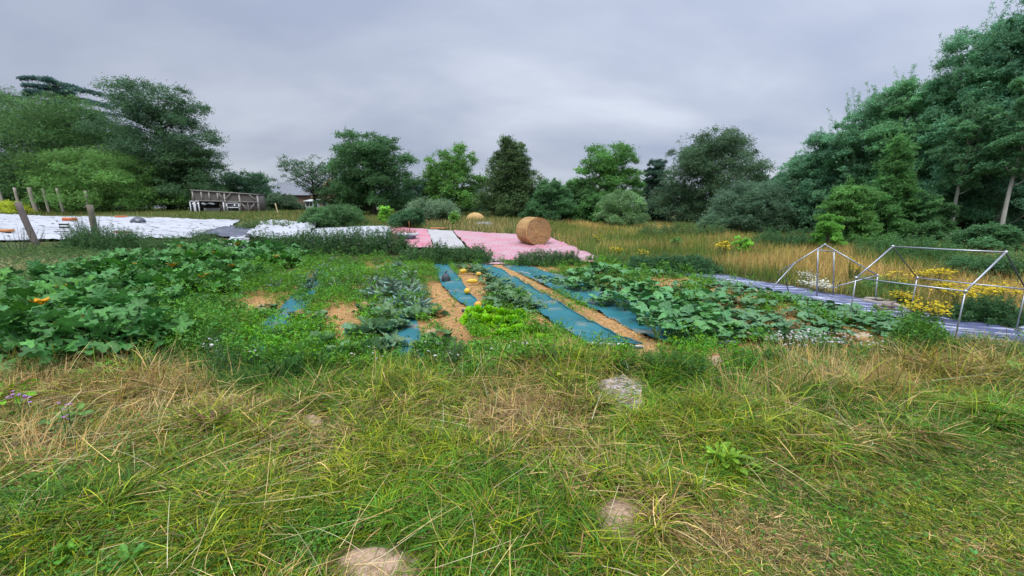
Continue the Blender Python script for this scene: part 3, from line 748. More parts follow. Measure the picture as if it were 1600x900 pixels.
for i, (px, Y, top, w, lb) in enumerate([(735, 52, 300, 90, 'dark hedge tree behind the maple and the lime'),
                                     (880, 50, 296, 80, 'dark hedge tree in the gap right of the lime'), (1060, 48, 290, 90, 'dark hedge tree behind the beech'),
                                     (1160, 46, 300, 90, 'dark hedge tree at the right foot of the beech'), (1240, 34, 306, 70, 'dark hedge tree left of the right wood'),
                                     (690, 54, 305, 70, 'dark hedge tree behind the green column'), (230, 64, 270, 160, 'dark hedge tree under the oak'), (90, 60, 280, 190, 'dark hedge tree behind the fence posts'),
                                     (425, 60, 316, 60, 'dark hedge tree right of the rounded tree')]):
    tree('hedge_tree', px, Y, top, w, lb, (0.042, 0.088, 0.045), seed=60 + i, nleaf=5000, lobes=18, leaf=0.28, crown_from=0.0, shape='dome', group='low hedge trees at the far edge of the field', limbs=False)

# ---------------------------------------------------------------- buildings
def part(mb, name, mat, root, smooth=False): return mb.build(name, mat, root, smooth=smooth)
def shed():
    Y = 50.0; k = Y * CP / F                                     # metres per photo pixel there
    x0 = W(299, 330, Y)[0]; z0 = float(H(x0, Y))
    root = empty('wooden_shed', (x0, Y, z0), 'long grey timber lean-to shed with dark netted upper wall and white framed openings', 'shed')
    X = lambda px: (px - 299) * k
    Z = lambda py: zat(0, Y, py) - z0
    wd = (0.33, 0.31, 0.285); wd2 = (0.26, 0.24, 0.22); wt = (0.62, 0.62, 0.62)
    D = 1.3
    b = MB()                                                     # dark netting and boards of the wall
    b.add([[X(304), 0.06, Z(314)], [X(406), 0.06, Z(318)], [X(406), 0.06, Z(304)], [X(304), 0.06, Z(297)]], [np.array([[0, 1, 2, 3]])], (0.135, 0.12, 0.11))
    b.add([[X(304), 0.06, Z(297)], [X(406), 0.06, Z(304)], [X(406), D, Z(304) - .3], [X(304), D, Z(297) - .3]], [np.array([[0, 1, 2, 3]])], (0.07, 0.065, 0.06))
    part(b, 'netting', M_net, root)
    b = MB()
    b.box((X(318), 0.1, 0), (X(343), 0.16, Z(325)), (0.17, 0.17, 0.155)); b.box((X(343), 0.1, 0), (X(355), 0.16, Z(316)), (0.06, 0.055, 0.05))
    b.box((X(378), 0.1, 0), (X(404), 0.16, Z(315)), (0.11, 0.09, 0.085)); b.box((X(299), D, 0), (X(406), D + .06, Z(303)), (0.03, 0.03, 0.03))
    b.box((X(355), 0.1, 0), (X(378), 0.16, Z(331)), (0.12, 0.11, 0.1))
    b.box((X(406) - .06, 0.1, 0), (X(406), D, Z(306)), (0.1, 0.09, 0.08)); b.box((X(299), 0.3, 0), (X(299) + .06, D, Z(306)), (0.1, 0.09, 0.08))
    part(b, 'wall', M_wood, root)
    tops = lambda px: Z(297 + (px - 304) * 7 / 102)
    for px in (305, 318.5, 330.5, 343.5, 354, 377, 405):
        w_ = MB(); w_.box((X(px) - 0.09, -0.04, 0 if px in (354, 377, 405) else Z(314)), (X(px) + 0.09, 0.04, tops(px) - 0.05), wd); part(w_, 'post', M_wood, root)
    w_ = MB(); w_.beam((X(303), -0.02, tops(303)), (X(407), -0.02, tops(407)), 0.12, 0.16, wd2); part(w_, 'roof_beam', M_wood, root)
    w_ = MB(); w_.beam((X(312), -0.05, Z(313.5)), (X(406), -0.05, Z(316)), 0.1, 0.07, wd2); part(w_, 'rail', M_wood, root)
    for a, c in (((346, 302), (353, 312)), ((355, 312), (367, 300)), ((393, 304), (403, 314)), ((380, 318), (389, 330)), ((389, 330), (400, 318))):
        w_ = MB(); w_.beam((X(a[0]), -0.06, Z(a[1])), (X(c[0]), -0.06, Z(c[1])), 0.10, 0.05, wd2); part(w_, 'brace', M_wood, root)
    w_ = MB(); w_.beam((X(389), -0.02, 0), (X(389), -0.02, Z(315)), 0.08, 0.06, wd2); part(w_, 'brace', M_wood, root)
    for a, c in ((299, 306), (306.6, 313.6)):
        d_ = MB()
        for (u, v, p, q) in ((a, a + 1.3, 343, 314), (c - 1.3, c, 343, 314), (a, c, 315.3, 313.8)):
            d_.box((X(u), -0.12, Z(p)), (X(v), -0.05, Z(q)), wt)
        dd = part(d_, 'door', M_paint, root)
        e = MB(); e.box((X(a) + .05, -0.09, 0), (X(c) - .05, -0.07, Z(315)), (0.02, 0.025, 0.03)); part(e, 'pane', M_glass, dd)
    f_ = MB()
    for (u, v, p, q) in ((356, 357.3, 332, 317), (374.8, 376, 332, 317), (356, 376, 318.2, 317), (356, 376, 332, 330.6), (356, 376, 325, 323.6)):
        f_.box((X(u), -0.12, Z(p)), (X(v), -0.05, Z(q)), wt)
    wf = part(f_, 'window', M_paint, root)
    e = MB(); e.box((X(357), -0.09, Z(331)), (X(375), -0.07, Z(318)), (0.02, 0.025, 0.03)); part(e, 'pane', M_glass, wf)
    f_ = MB(); f_.box((X(350.5), -0.1, 0), (X(352.2), -0.03, Z(316)), wt); part(f_, 'door_post', M_paint, root)
    u = np.linspace(0, 1, 16); aw = MB()
    V = np.array([[X(319 + 22 * a), y_, Z(316.3 + 2.2 * sin(a * 9) * 0.5 + 1.5 * sin(a * pi)) - (0.5 if y_ < 0 else 0) * 0.2] for y_ in (-0.35, 0.05) for a in u])
    V = np.concatenate([V, V - [0, 0, 0.05]])
    i = np.arange(15)
    aw.add(V, [np.stack([i, i + 1, i + 17, i + 16], 1), np.stack([i + 32, i + 33, i + 49, i + 48], 1), np.stack([i, i + 1, i + 33, i + 32], 1)], (0.36, 0.38, 0.4))
    part(aw, 'awning', M_paint, root)
shed()

def house():
    Y = 74.0; k = Y * CP / F
    x0 = W(490, 330, Y)[0]; z0 = float(H(x0, Y))
    root = empty('brown_house', (x0, Y, z0), 'brown walled house with a long grey slate roof, half hidden behind trees', 'house')
    X = lambda px: (px - 490) * k
    Z = lambda py: zat(0, Y, py) - z0
    b = MB(); b.box((X(425), 0, 0), (X(505), 7, Z(304)), (0.20, 0.13, 0.095)); part(b, 'wall', M_wall, root)
    b = MB()
    V = [[X(422), -0.5, Z(305)], [X(508), -0.5, Z(305)], [X(508), 3.5, Z(283.5)], [X(422), 3.5, Z(283)], [X(422), 7.5, Z(305)], [X(508), 7.5, Z(305)]]
    b.add(V, [np.array([[0, 1, 2, 3], [3, 2, 5, 4]]), np.array([[0, 3, 4], [1, 5, 2]])], (0.17, 0.18, 0.20)); part(b, 'roof', M_roof, root)
    b = MB()                                                     # cross wing with its gable to the garden
    V = [[X(505), -2, 0], [X(565), -2, 0], [X(565), -2, Z(307)], [X(530), -2, Z(281)], [X(505), -2, Z(302)], [X(505), 5, 0], [X(565), 5, 0], [X(565), 5, Z(307)], [X(530), 5, Z(281)], [X(505), 5, Z(302)]]
    b.add(V, [np.array([[0, 1, 2, 3, 4]]), np.array([[0, 4, 9, 5], [1, 6, 7, 2]])], (0.24, 0.15, 0.11)); part(b, 'gable', M_wall, root)
    b = MB()
    for s, (ax, az, bx, bz) in enumerate(((500, 309, 530, 280), (530, 280, 569, 310))):
        V = [[X(ax), -2.6, Z(az)], [X(bx), -2.6, Z(bz)], [X(bx), 5.4, Z(bz)], [X(ax), 5.4, Z(az)]]
        V += [[a, y_, c - 0.22] for a, y_, c in V]
        b.add(V, [np.array([[0, 1, 2, 3], [7, 6, 5, 4], [0, 4, 5, 1], [1, 5, 6, 2], [2, 6, 7, 3], [3, 7, 4, 0]])], (0.20, 0.21, 0.23))
    rf = part(b, 'roof', M_roof, root)
    b = MB(); b.beam((X(500), -2.75, Z(310.5)), (X(530), -2.75, Z(281.8)), 0.42, 0.12, (0.42, 0.30, 0.13)); b.beam((X(530), -2.75, Z(281.8)), (X(569), -2.75, Z(311.8)), 0.42, 0.12, (0.42, 0.30, 0.13)); part(b, 'bargeboard', M_wood, rf)
    for a in (512, 545):
        f_ = MB(); f_.box((X(a), -2.12, Z(327)), (X(a + 9), -2.02, Z(314)), (0.6, 0.6, 0.58)); f2 = part(f_, 'window', M_paint, root)
        e = MB(); e.box((X(a) + .12, -2.16, Z(327) + .12), (X(a + 9) - .12, -2.13, Z(314) - .12), (0.03, 0.035, 0.04)); part(e, 'pane', M_glass, f2)
    # pale hut in front
    Y = 55.0; k = Y * CP / F
    x0 = W(478, 330, Y)[0]; z0 = float(H(x0, Y))
    r2 = empty('garden_hut', (x0, Y, z0), 'small pale hut with two dark windows at the foot of the bare-limbed tree', 'hut')
    b = MB(); b.box((0, 0, 0), (13 * k, 1.6, 17 * k), (0.36, 0.40, 0.36)); part(b, 'wall', M_paint, r2)
    b = MB(); V = [[-0.15, -0.2, 17 * k], [13 * k + .15, -0.2, 17 * k], [13 * k + .15, 1.8, 20 * k], [-0.15, 1.8, 20 * k]]; V += [[a, b_, c - .1] for a, b_, c in V]
    b.add(V, [np.array([[0, 1, 2, 3], [7, 6, 5, 4], [0, 4, 5, 1], [1, 5, 6, 2], [2, 6, 7, 3], [3, 7, 4, 0]])], (0.5, 0.52, 0.5)); part(b, 'roof', M_roof, r2)
    for a in (1.8, 7):
        b = MB(); b.box((a * k, -0.05, 9.5 * k), ((a + 3.8) * k, -0.01, 14.5 * k), (0.02, 0.02, 0.025)); part(b, 'window', M_glass, r2)
house()

# ---------------------------------------------------------------- posts, wires, stakes
def post(px, pybot, pytop, wpx, label, name='fence_post', col=(0.33, 0.29, 0.24), leanpx=0, group=None, Y=None, M=None):
    if Y is None: x, Y = G(px, pybot)
    else: x = W(px, pybot, Y)[0]
    z = float(H(x, Y)); zt = zat(x, Y, pytop)
    k = Y * CP / F
    r = wpx * k / 2
    n = 7; q = np.linspace(0, 1, n)[:, None]
    a = np.array([0, 0, -0.15]); b = np.array([leanpx * k, 0.0, zt - z])
    pts = a * (1 - q) + b * q; pts[:, 0] += r * 0.07 * np.sin(q[:, 0] * 7 + px)
    mb = MB(); mb.tube(pts, r * (1.06 - 0.15 * q[:, 0] + 0.06 * np.sin(q[:, 0] * 19 + px)), col, 9)
    o = mb.build(name, M or M_wood, origin=(0, 0, 0)); o.location = (x, Y, z)
    return tag(o, label, 'fence post' if name == 'fence_post' else 'stake', group)
fp = 'old wooden fence posts beyond the white sheet'
for px, pb, pt, w, ln, lb in [(8, 318, 292, 4.6, -5, 'grey post furthest left in the far fence row'), (31, 318, 293, 4, -2, 'second grey post from the left in the far fence row'),
                          (57, 324, 293, 5.5, -4, 'thickest grey post of the far fence row'), (77, 324, 295, 3.6, -3, 'thin leaning grey post right of the thickest one'),
                          (99, 324, 294, 3.8, -3, 'fifth grey post of the far fence row'), (139, 324, 298, 4, 0, 'last right post of the far fence row with a fallen rail at its foot')]:
    post(px, pb + 6, pt, w, lb, leanpx=ln, group=fp, Y=47)
mb = MB(); a = W(131, 325, 46.7); b = W(139, 319, 46.9); mb.tube([a, b], 0.06, (0.4, 0.34, 0.27), 6)
tag(mb.build('fallen_rail', M_wood, origin=a), 'short pale rail leaning against the last far fence post', 'rail')
post(57, 382, 316, 8.5, 'dark weathered post leaning left in front of the white sheet', leanpx=-15, col=(0.16, 0.13, 0.12))
post(153, 384, 320, 8.5, 'upright mossy post rising out of the tall weeds in front of the white sheet', leanpx=-1, col=(0.17, 0.15, 0.11))
post(436, 336, 318, 2.0, 'thin pale stake leaning left beside the shed', 'stake', (0.62, 0.47, 0.28), leanpx=-4, Y=44)
post(1056, 396, 382, 1.6, 'thin grey stick standing in the tan meadow', 'stake', (0.12, 0.11, 0.09), leanpx=-3)

# ---------------------------------------------------------------- things on the sheets
def bale():
    x, Y = G(834, 385); z = float(H(x, Y)) + 0.06
    root = empty('round_straw_bale', (x + 0.0, Y + 0.35, z), 'large round straw bale showing its coiled end on the pink sheet', 'straw bale', rz=radians(24))
    R = 0.61; Wd = 1.05; r = np.random.default_rng(3)
    mb = MB()
    n = 72; m = 14; a = np.arange(n) * 2 * pi / n
    rr = R * (1 + 0.012 * np.sin(3 * a) + 0.015 * r.normal(0, 1, n)); rr = np.where(np.sin(a) < -0.93, R * 0.955 / np.maximum(-np.sin(a), .9), rr)
    Vs = []
    for j in range(m):
        t = j / (m - 1); e = R * (1 - 0.04 * (2 * t - 1) ** 6)
        Vs.append(np.stack([np.cos(a) * rr * e / R * (1 + 0.006 * r.normal(0, 1, n)), np.full(n, (t - 0.5) * Wd), np.sin(a) * rr * e / R * (1 + 0.006 * r.normal(0, 1, n)) + R * 0.96], 1))
    V = np.concatenate(Vs); i = (np.arange(m - 1)[:, None] * n + np.arange(n)[None]).ravel(); i2 = (np.arange(m - 1)[:, None] * n + (np.arange(n)[None] + 1) % n).ravel()
    mb.add(V, [np.stack([i, i2, i2 + n, i + n], 1)], (0.50, 0.31, 0.13))
    # wrapped straw strands on the round face
    N = 5200; az = r.uniform(0, 2 * pi, N); yy = r.uniform(-0.5, 0.5, N) * Wd * 0.98; L = r.uniform(0.06, 0.22, N)
    V = []; hw = r.uniform(0.0025, 0.006, N)
    for s_ in (0, 0.5, 1):
        A = az + (s_ - 0.5) * L / R; rad_ = R * (1.003 + 0.022 * r.random(N)); rad_ = np.where(np.sin(A) < -0.9, R * 0.96, rad_)
        yv = yy + (s_ - 0.5) * L * r.normal(0, 0.12, N)
        V += [np.stack([np.cos(A) * rad_, yv - hw, np.sin(A) * rad_ + R * 0.96], 1), np.stack([np.cos(A) * rad_, yv + hw, np.sin(A) * rad_ + R * 0.96], 1)]
    V = np.stack(V, 1).reshape(-1, 3); off = (np.arange(N) * 6)[:, None]
    mb.add(V, [np.concatenate([off + [0, 1, 3, 2], off + [2, 3, 5, 4]])], np.repeat(colvar((0.64, 0.41, 0.18), N, r, 0.3), 6, 0))
    part(mb, 'straw_roll', M_straw, root)
    for sgn, nm in ((-1, 'coiled_end'), (1, 'coiled_end')):
        e = MB(); n = 96; m = 46
        th = np.arange(n) * 2 * pi / n
        Vs = []; Cs = []
        for j in range(m):
            q = j / (m - 1); rad_ = R * 0.985 * q * (1 + 0.03 * np.sin(2 * th + 1) * q)
            rad_ = np.where((np.sin(th) * rad_) < -R * 0.95, R * 0.95 / np.maximum(-np.sin(th), .9), rad_)
            sp = np.sin((q * 11 + th / (2 * pi)) * 2 * pi)       # spiral ridges
            dd = 0.028 * sp + 0.02 * fbm(np.cos(th) * q * 9 + 5, np.sin(th) * q * 9, 2, 3) - 0.02 * (q > 0.96)
            Vs.append(np.stack([np.cos(th) * rad_, sgn * (Wd / 2 + dd + 0.02 * (1 - q)), np.sin(th) * rad_ + R * 0.96], 1))
            cc = np.array([0.54, 0.32, 0.13])[None] * (1 + 0.45 * sp + r.normal(0, 0.2, n))[:, None]; Cs.append(np.clip(cc, 0.05, 0.9))  # shade between the coils painted in: colour darkens in the grooves
        V = np.concatenate(Vs); i = (np.arange(m - 1)[:, None] * n + np.arange(n)[None]).ravel(); i2 = (np.arange(m - 1)[:, None] * n + (np.arange(n)[None] + 1) % n).ravel()
        e.add(V, [np.stack([i, i2, i2 + n, i + n], 1)], np.concatenate(Cs))
        N = 2600; q = np.sqrt(r.random(N)); th = r.uniform(0, 2 * pi, N); L = r.uniform(0.04, 0.14, N); hw = r.uniform(0.002, 0.005, N)
        c = np.stack([np.cos(th) * q * R * .95, np.full(N, 0.0), np.sin(th) * q * R * .95 + R * 0.96], 1); c[:, 1] = sgn * (Wd / 2 + 0.02 + 0.025 * r.random(N))
        T = np.stack([-np.sin(th), r.normal(0, 0.15, N), np.cos(th)], 1) + r.normal(0, 0.25, (N, 3)); S_ = np.stack([np.cos(th), 0 * th, np.sin(th)], 1)
        V = np.stack([c - T * L[:, None] / 2 - S_ * hw[:, None], c - T * L[:, None] / 2 + S_ * hw[:, None], c + T * L[:, None] / 2 + S_ * hw[:, None], c + T * L[:, None] / 2 - S_ * hw[:, None]], 1).reshape(-1, 3)
        e.add(V, [(np.arange(N) * 4)[:, None] + [0, 1, 2, 3]], np.repeat(colvar((0.52, 0.33, 0.16), N, r, 0.28), 4, 0))
        part(e, nm, M_straw, root)
bale()

def planter():
    x, Y = G(637, 376); z = float(H(x, Y)) + 0.07
    root = empty('planter_basin', (x, Y, z), 'white box planter of small plants on a dark round basin, on the red checked sheet', 'planter')
    mb = MB(); n = 20; a = np.arange(n) * 2 * pi / n; Vs = []
    for rr, zz in ((0.30, 0), (0.40, 0.08), (0.43, 0.17), (0.41, 0.19), (0.37, 0.15)): Vs.append(np.stack([np.cos(a) * rr, np.sin(a) * rr, np.full(n, zz)], 1))
    V = np.concatenate(Vs); i = (np.arange(4)[:, None] * n + np.arange(n)[None]).ravel(); i2 = (np.arange(4)[:, None] * n + (np.arange(n)[None] + 1) % n).ravel()
    mb.add(V, [np.stack([i, i2, i2 + n, i + n], 1), np.arange(n)[None]], (0.09, 0.10, 0.16)); part(mb, 'basin', M_rubber, root, True)
    b = MB(); 
    for s_ in ((-.5, -.22, .17, .5, -.2, .30), (-.5, .2, .17, .5, .22, .30), (-.5, -.2, .17, -.48, .2, .30), (.48, -.2, .17, .5, .2, .30), (-.48, -.2, .17, .48, .2, .20)): b.box(s_[:3], s_[3:], (0.6, 0.6, 0.62))
    part(b, 'box', M_paint, root)
    r = np.random.default_rng(4); l = MB(); N = 130
    P = np.stack([r.uniform(-.42, .42, N), r.uniform(-.16, .16, N), r.uniform(.28, .46, N)], 1)
    l.stamp(SPRIG, P, randrot(N, r), r.uniform(0.04, 0.08, N), colvar((0.22, 0.13, 0.06), N, r, .3))
    l.tube([[.1, 0, .25], [.12, 0, .62], [.1, 0, .85]], .018, (0.33, 0.16, 0.08), 5); l.tube([[-.05, 0, .25], [-.02, .02, .5]], .012, (0.4, 0.2, 0.1), 5)
    part(l, 'seedlings', M_veg, root)
planter()

def brick(px, py, L, label, col=(0.55, 0.16, 0.06), rz=0.1, h=0.18, w=0.25, grp=None):
    x, Y = G(px, py); z = float(H(x, Y)) + 0.13
    mb = MB(); r = np.random.default_rng(int(px))
    n = 9; q = np.linspace(-.5, .5, n)                         # hollow long clay block with rounded, chipped edges
    prof_ = np.array([[-.5, 0], [-.46, .9], [-.38, 1], [.38, 1], [.46, .9], [.5, 0]])
    V = np.array([[a * L, p0 * w * (1 + r.normal(0, .03)), p1 * h * (1 + r.normal(0, .03))] for a in q for p0, p1 in prof_])
    i = (np.arange(n - 1)[:, None] * 6 + np.arange(6)[None]).ravel(); i2 = (np.arange(n - 1)[:, None] * 6 + (np.arange(6)[None] + 1) % 6).ravel()
    mb.add(V, [np.stack([i, i2, i2 + 6, i + 6], 1), np.arange(6)[None, ::-1], (np.arange(6) + 6 * (n - 1))[None]], col)
    o = mb.build('clay_block', M_brick); o.location = (x, Y, z); o.rotation_euler = (0, 0, rz)
    return tag(o, label, 'clay block', grp)
bg_ = 'orange clay weights on the white sheet'
brick(6, 366, 0.95, 'orange weight at the left edge of the photo on the white sheet', (0.52, 0.22, 0.08), 0.05, .14, .3, bg_)
brick(110, 348, 1.05, 'long bright orange clay weight behind the folding chair', rz=-0.15, h=.24, grp=bg_)
brick(190, 342, 0.8, 'small flat orange weight near the far edge of the white sheet', rz=0.15, h=.12, grp=bg_)
brick(192, 368, 0.8, 'low red clay piece half hidden behind the weeds', (0.42, 0.15, 0.1), 0.05, .1, .2, bg_)
brick(685, 361, 0.9, 'small orange clay piece at the top edge of the beige sheet', (0.5, 0.2, 0.1), 0.05, .07, .2, bg_)
def lump(px, py, rx, ry, rz_, label, name, cat, col, mat, lift=0.1, seed=0, knot=False):
    x, Y = G(px, py); z = float(H(x, Y)) + lift
    n, m = 28, 16; mb = MB(); r = np.random.default_rng(seed)
    u = np.arange(n) * 2 * pi / n; v = np.linspace(0, pi / 2 if not knot else pi * .62, m)
    U, Vv = np.meshgrid(u, v)
    ra = 1 + 0.28 * (fbm(np.cos(U) * 2 + 5, np.sin(U) * 2 + Vv * 2 + seed, 2, 4) - 0.5)
    P = np.stack([np.cos(U) * np.sin(Vv) * rx * ra, np.sin(U) * np.sin(Vv) * ry * ra, np.cos(Vv) * rz_ * ra + (rz_ * .3 if knot else 0)], -1).reshape(-1, 3)
    i = (np.arange(m - 1)[:, None] * n + np.arange(n)[None]).ravel(); i2 = (np.arange(m - 1)[:, None] * n + (np.arange(n)[None] + 1) % n).ravel()
    mb.add(P, [np.stack([i, i2, i2 + n, i + n], 1), (np.arange(n) + (m - 1) * n)[None]], col)
    if knot: mb.tube([[0, 0, rz_ * 1.15], [rx * .1, 0, rz_ * 1.5], [rx * .3, 0, rz_ * 1.7]], [rx * .25, rx * .1, rx * .22], col, 7)
    o = mb.build(name, mat, smooth=True); o.location = (x, Y, z)
    return tag(o, label, cat)
lump(217, 350, 0.5, 0.4, 0.42, 'dark upturned tub on the white sheet', 'plastic_tub', 'tub', (0.07, 0.08, 0.10), M_rubber, 0.1, 3)
lump(697, 442, 0.10, 0.10, 0.15, 'knotted black plastic bag of sand on the narrow teal strip', 'weight_bag', 'bag', (0.045, 0.05, 0.06), M_rubber, 0.03, 5, True)
lump(590, 366, 0.5, 0.3, 0.12, 'small dark stone at the top edge of the blue-grey sheet', 'flat_stone', 'stone', (0.12, 0.12, 0.11), M_soil, 0.0, 8)
lump(755, 352, 0.7, 0.35, 0.22, 'grey stone in the grass left of the straw bale', 'field_stone', 'stone', (0.28, 0.29, 0.31), M_soil, 0.0, 9)
o = lump(742, 345, 0.75, 0.6, 0.62, 'golden heap of straw in front of the dark foot of the conical lime', 'straw_heap', 'straw heap', (0.50, 0.33, 0.14), M_straw, 0.0, 11)
def chair():
    x, Y = G(103, 378); z = float(H(x, Y)) + 0.08; k = Y * CP / F
    root = empty('folding_chair', (x, Y, z), 'small folding chair with two dark back slats and thin metal legs on the white sheet', 'chair', rz=0.15)
    s = 1.0; m = MB(); m.tube([[-.05, -.1, 0], [-.30, .22, .78]], .011, (.35, .35, .36), 6); f = part(m, 'leg', M_metal, root)
    m = MB(); m.tube([[.35, -.1, 0], [.10, .22, .78]], .011, (.35, .35, .36), 6); part(m, 'leg', M_metal, root)
    m = MB(); m.tube([[-.28, -.15, .42], [.05, .3, 0]], .011, (.35, .35, .36), 6); part(m, 'leg', M_metal, root)
    m = MB(); m.tube([[.12, -.15, .42], [.45, .3, 0]], .011, (.35, .35, .36), 6); part(m, 'leg', M_metal, root)
    for zz in (.60, .73):
        m = MB(); o_ = -0.30 + (0.78 - zz) * .32; m.box((o_, .15 - (0.7 - zz) * .4, zz - .04), (o_ + .42, .17 - (0.7 - zz) * .4, zz + .04), (.03, .03, .032)); part(m, 'back_slat', M_rubber, root)
    m = MB(); m.box((-.26, -.18, .40), (.16, .12, .425), (.05, .05, .05)); part(m, 'seat', M_rubber, root)
chair()

# ---------------------------------------------------------------- metal tunnel frames
def gp(px, py, Y=None):
    if Y is None: x, Y = G(px, py); return np.array([x, Y, float(H(x, Y))])
    return W(px, py, Y)
def frame2():
    A, B, Cc, Dd = gp(1326, 505), gp(1490, 540), gp(1586, 521), gp(1421, 496)
    up = lambda P, py: np.array([P[0], P[1], zat(P[0], P[1], py)])
    At, Bt, Ct, Dt = up(A, 434), up(B, 455), up(Cc, 452), up(Dd, 434)
    r1 = (A + Dd) / 2; r2 = (B + Cc) / 2; R1 = up(r1, 385); R2 = up(r2, 394)
    o = A.copy(); root = empty('tunnel_frame', o, 'complete gabled frame of galvanised tubes standing on the blue sheet at right', 'metal frame')
    mc = (0.38, 0.40, 0.43)
    def tb(a, b, nm, r=.011, c=mc, M=M_metal):
        r = r * .82; m = MB(); m.tube([a - o, (a + b) / 2 - o + [0, 0, -0.004], b - o], r, c, 8); return part(m, nm, M, root, True)
    for P, T in ((A, At), (B, Bt), (Cc, Ct), (Dd, Dt)): tb(P - [0, 0, .1], T, 'leg', .010)
    tb(R1, R2, 'ridge_tube', .012); tb(At, Bt, 'eaves_tube', .012); tb(Dt, Ct, 'eaves_tube', .011)
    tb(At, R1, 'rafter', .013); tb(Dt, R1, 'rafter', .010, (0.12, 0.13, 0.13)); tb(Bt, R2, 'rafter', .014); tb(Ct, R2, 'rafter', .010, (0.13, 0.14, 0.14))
    for P in (At, Bt, Ct, Dt, R1, R2):
        m = MB(); m.tube([P - o - [0, 0, .02], P - o + [0, 0, .018]], .017, (0.55, .56, .58), 8); part(m, 'corner_joint', M_metal, root, True)
frame2()
def frame1():
    o = gp(1276, 467); Y0 = o[1]
    root = empty('tunnel_frame', o, 'half collapsed metal frame with hanging rafters, left of the complete one', 'metal frame')
    mc = (0.36, 0.38, 0.41)
    def tb(a, b, nm, r=.011, c=mc):
        m = MB(); m.tube([np.array(a) - o, (np.array(a) + np.array(b)) / 2 - o, np.array(b) - o], r, c, 8); part(m, nm, M_metal, root, True)
    w = lambda px, py, dy=0.0: W(px, py, Y0 + dy)
    tb(w(1276, 469), w(1278, 391), 'leg', .012); tb(w(1302, 467, .15), w(1303, 393, .15), 'leg', .012)
    tb(w(1278, 391), w(1303, 393, .15), 'header_tube', .010)
    tb(w(1289, 382), w(1215, 427, .3), 'rafter'); tb(w(1243, 410, .15), w(1207, 449, -.2), 'rafter'); tb(w(1289, 382), w(1371, 430, -.5), 'rafter')
    tb(w(1371, 430, -.5), w(1298, 450, -.3), 'rafter', .010); tb(w(1371, 430, -.5), W(1366, 488, Y0 - .5), 'leg', .010)
    tb(w(1225, 428, .2), w(1234, 463, .2), 'leg', .009, (.1, .1, .1))
    for p in (w(1289, 382), w(1371, 430, -.5)):
        m = MB(); m.tube([p - o - [0, 0, .015], p - o + [0, 0, .015]], .016, (.55, .56, .58), 8); part(m, 'corner_joint', M_metal, root, True)
frame1()

def log(px0, py0, px1, py1, r, lift, label, col=(0.24, 0.20, 0.17), dY=0.0):
    a = gp(px0, py0); b = gp(px1, py1) 
    a = a + [0, dY, lift + r]; b = b + [0, dY, lift + r]
    q = np.linspace(0, 1, 9)[:, None]; pts = a * (1 - q) + b * q
    rr = r * (1 + 0.18 * (vn(q[:, 0] * 5 + px0, q[:, 0] * 3 + py1, 2) - .5) * 2)
    pts[:, 2] += 0.25 * r * np.sin(q[:, 0] * 5 + px0)
    mb = MB(); mb.tube(pts - a, rr, col, 10)
    ob = mb.build('log', M_bark, smooth=False); ob.location = a
    return tag(ob, label, 'log', 'grey logs weighing down the blue sheet')
log(1346, 474, 1384, 479, 0.0335, .02 + 0, 'long grey log at the left end of the log pile', (0.30, .26, .23))
log(1350, 470, 1388, 474, 0.0246, .02 + .01, 'thin pale log lying behind the left end of the pile', (0.36, .32, .28))
log(1380, 477, 1426, 480, 0.0335, .02 + .0, 'long log at the back right of the pile', (0.27, .24, .21))
log(1366, 486, 1400, 478, 0.0312, .02 + .02, 'slanting log lying across the middle of the pile', (0.26, .21, .18))
log(1370, 489, 1402, 490, 0.0379, .02 + 0, 'dark thick log at the front of the pile', (0.12, .095, .085))
log(1396, 482, 1424, 490, 0.0312, .02 + .01, 'pale log at the front right of the pile', (0.33, .29, .25))
log(1378, 484, 1396, 487, 0.0290, .02 + .035, 'short brown log on top of the front of the pile', (0.18, .13, .11))
sheet('ground_sheet', [(1404, 488), (1412, 500)], [(1424, 489), (1452, 502)], M_white, 'crumpled white plastic scrap beside the log pile', 'plastic scrap', 0.05, 0.03, 4, 24, 24, None, seed=33)

# dark battens and pipes that hold down the strips
def batten(p0, p1, r, label, col=(0.035, 0.04, 0.05), edge=None, flat=.6, group='battens and pipes at the ends of the teal strips', nm='batten'):
    a = gp(*p0); b = gp(*p1); a[2] += .045; b[2] += .045
    q = np.linspace(0, 1, 9)[:, None]; pts = a * (1 - q) + b * q; pts[:, 2] += .012 * np.sin(q[:, 0] * 3.1) + .004 * np.sin(q[:, 0] * 12)
    root = empty(nm, a, label, 'batten', group)
    m = MB(); m.tube(pts - a, r, col, 8); part(m, 'pipe', M_rubber, root, True)
    if edge is not None:
        m = MB(); m.tube(pts - a + [0, -r * .3, r * .85], r * .33, edge, 6); part(m, 'pale_edge', M_paint, root, True)
batten((915, 545), (1004, 550), .030, 'dark batten with a white edge across the end of the longest open teal strip', edge=(.6, .62, .64))
batten((1116, 546), (1150, 541), .026, 'curved grey pipe end under the pumpkin leaves', (.10, .11, .13), edge=(.35, .38, .42))
batten((674, 413), (702, 412), .032, 'black batten across the far end of the narrow teal strip', (.03, .03, .035))
batten((740, 414), (768, 416), .03, 'short black pipe at the far end of the longest open strip', (.03, .03, .035))
batten((786, 418), (815, 415), .03, 'black batten at the far end of the strip under the pumpkins', (.03, .035, .045))
batten((813, 428), (830, 432), .022, 'grey batten lying on the far part of the pumpkin strip', (.25, .27, .30))
batten((824, 462), (831, 468), .03, 'short piece of pale wood at the edge of the open teal strip', (.33, .25, .17))
batten((722, 490), (760, 492), .028, 'black batten half buried behind the lettuces', (.05, .055, .065))

